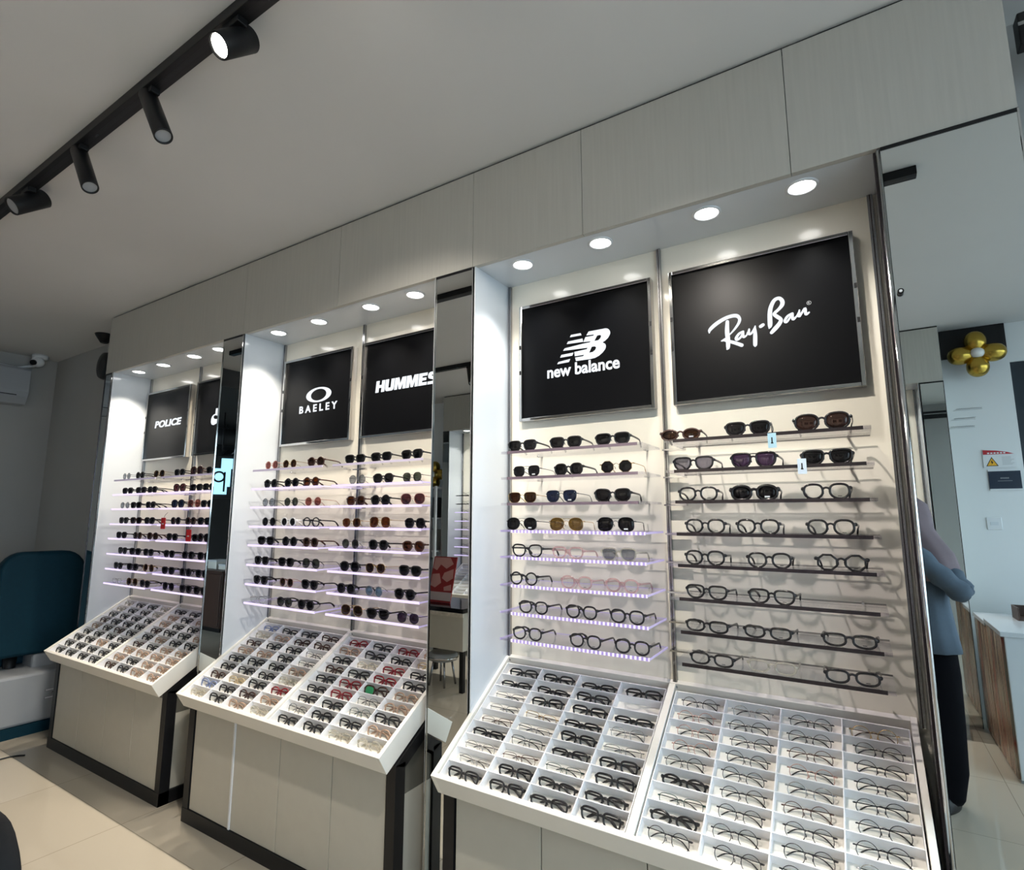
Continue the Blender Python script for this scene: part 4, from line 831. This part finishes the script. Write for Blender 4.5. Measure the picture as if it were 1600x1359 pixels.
def loft(name, secs, m, n=40, fold=0, nf=9):
    mb = MB(); rr = []
    for i, (r, f, z, a, b, tilt) in enumerate(secs):
        ring = []
        for k in range(n):
            t_ = 2*PI*k/n; g = 1+fold*math.sin(nf*t_+.4*i)*min(1, i/3)
            ring.append(inv(W(r+a*g*math.cos(t_), f+b*g*math.sin(t_), z+tilt*math.cos(t_))))
        rr.append(ring)
    mb.rings(rr); return mb.build(name, m, per)
loft('trousers', [(0, 0, .98, .17, .13, 0), (0, 0, .88, .195, .15, 0), (.0, .0, .70, .205, .16, 0), (.0, .0, .45, .20, .16, 0), (0, 0, .20, .19, .15, 0), (0, .01, .06, .165, .13, 0), (0, .01, .035, .15, .12, 0)], M_trou, fold=.02, nf=6)
loft('cardigan', [(0, .0, 1.42, .11, .085, 0), (0, 0, 1.385, .175, .11, 0), (0, 0, 1.28, .195, .135, 0), (0, 0, 1.10, .185, .14, 0), (0, 0, .95, .205, .155, 0), (0, 0, .835, .225, .17, 0), (0, 0, .83, .21, .155, 0)], M_card, fold=.025, nf=11)
for s_, el, hd in ((1, RE, RH), (-1, LE, LH)):
    sh_ = W(s_*.14, -.005, 1.31); m = MB(); q = smooth([sh_-Rd*s_*.03, sh_+Rd*s_*.04+Vector((0, 0, -.03)), (sh_+el)/2+Rd*s_*.025, el+Rd*s_*.012-Vector((0, 0, .012)), el*.72+hd*.28-Vector((0, 0, .012)), el*.35+hd*.65, hd*.92+el*.08-Fd*.02], 6)
    n = len(q); rs = [.068-.020*i/(n-1)+.006*math.sin(i*1.7) for i in range(n)]
    m.tube([inv(p) for p in q], rs, 18, up=(.3, -.2, .95)); m.build('sleeve', M_card, per)
loft('headscarf', [(0, .0, 1.712, .02, .02, 0), (0, .0, 1.702, .075, .075, 0), (0, -.005, 1.66, .122, .118, 0), (0, -.005, 1.59, .138, .128, 0), (0, -.005, 1.52, .146, .125, 0), (0, 0, 1.45, .190, .13, 0), (0, .0, 1.38, .238, .145, 0), (0, .0, 1.30, .258, .16, 0), (0, .0, 1.24, .250, .162, 0), (0, .0, 1.225, .225, .15, 0)], M_hij, fold=.022, nf=10)
face = MB(); face.ball(tuple(inv(W(0, .075, 1.55))), .062, .058, .085); face.build('face', M_skin, per)
nose = MB(); nose.tube([inv(W(0, .128, 1.575)), inv(W(0, .142, 1.545)), inv(W(0, .130, 1.535))], [.006, .011, .008], 10); nose.build('nose', M_skin, per)
for s_ in (-1, 1):
    e = MB(); e.ball(tuple(inv(W(s_*.026, .124, 1.572))), .012, .010, .006, 8, 12); e.build('eye', M_black, per)
mth = MB(); mth.tube([inv(W(-.022, .126, 1.508)), inv(W(0, .133, 1.506)), inv(W(.022, .126, 1.508))], [.002, .005, .002], 8); mth.build('mouth', mat('lips', (.42, .16, .15), .5, noise=.05), per)
for s_ in (-1, 1):
    s = MB(); s.rings([[inv(W(s_*.10+a*math.cos(2*PI*k/20), .06+b*math.sin(2*PI*k/20), z)) for k in range(20)] for a, b, z in ((.045, .125, .004), (.05, .13, .02), (.045, .12, .05), (.035, .06, .085))]); s.build('shoe', M_blackm, per)
ph = thing('smartphone', 'black smartphone held up by the person in the mauve headscarf', 'phone', Matrix.Translation(CAMP) @ Matrix(rows).to_4x4() @ T(0, 0, .020))
MB().box(-.078, .078, -.038, .038, -.004, .004).build('phone_body', M_black, ph, .003)
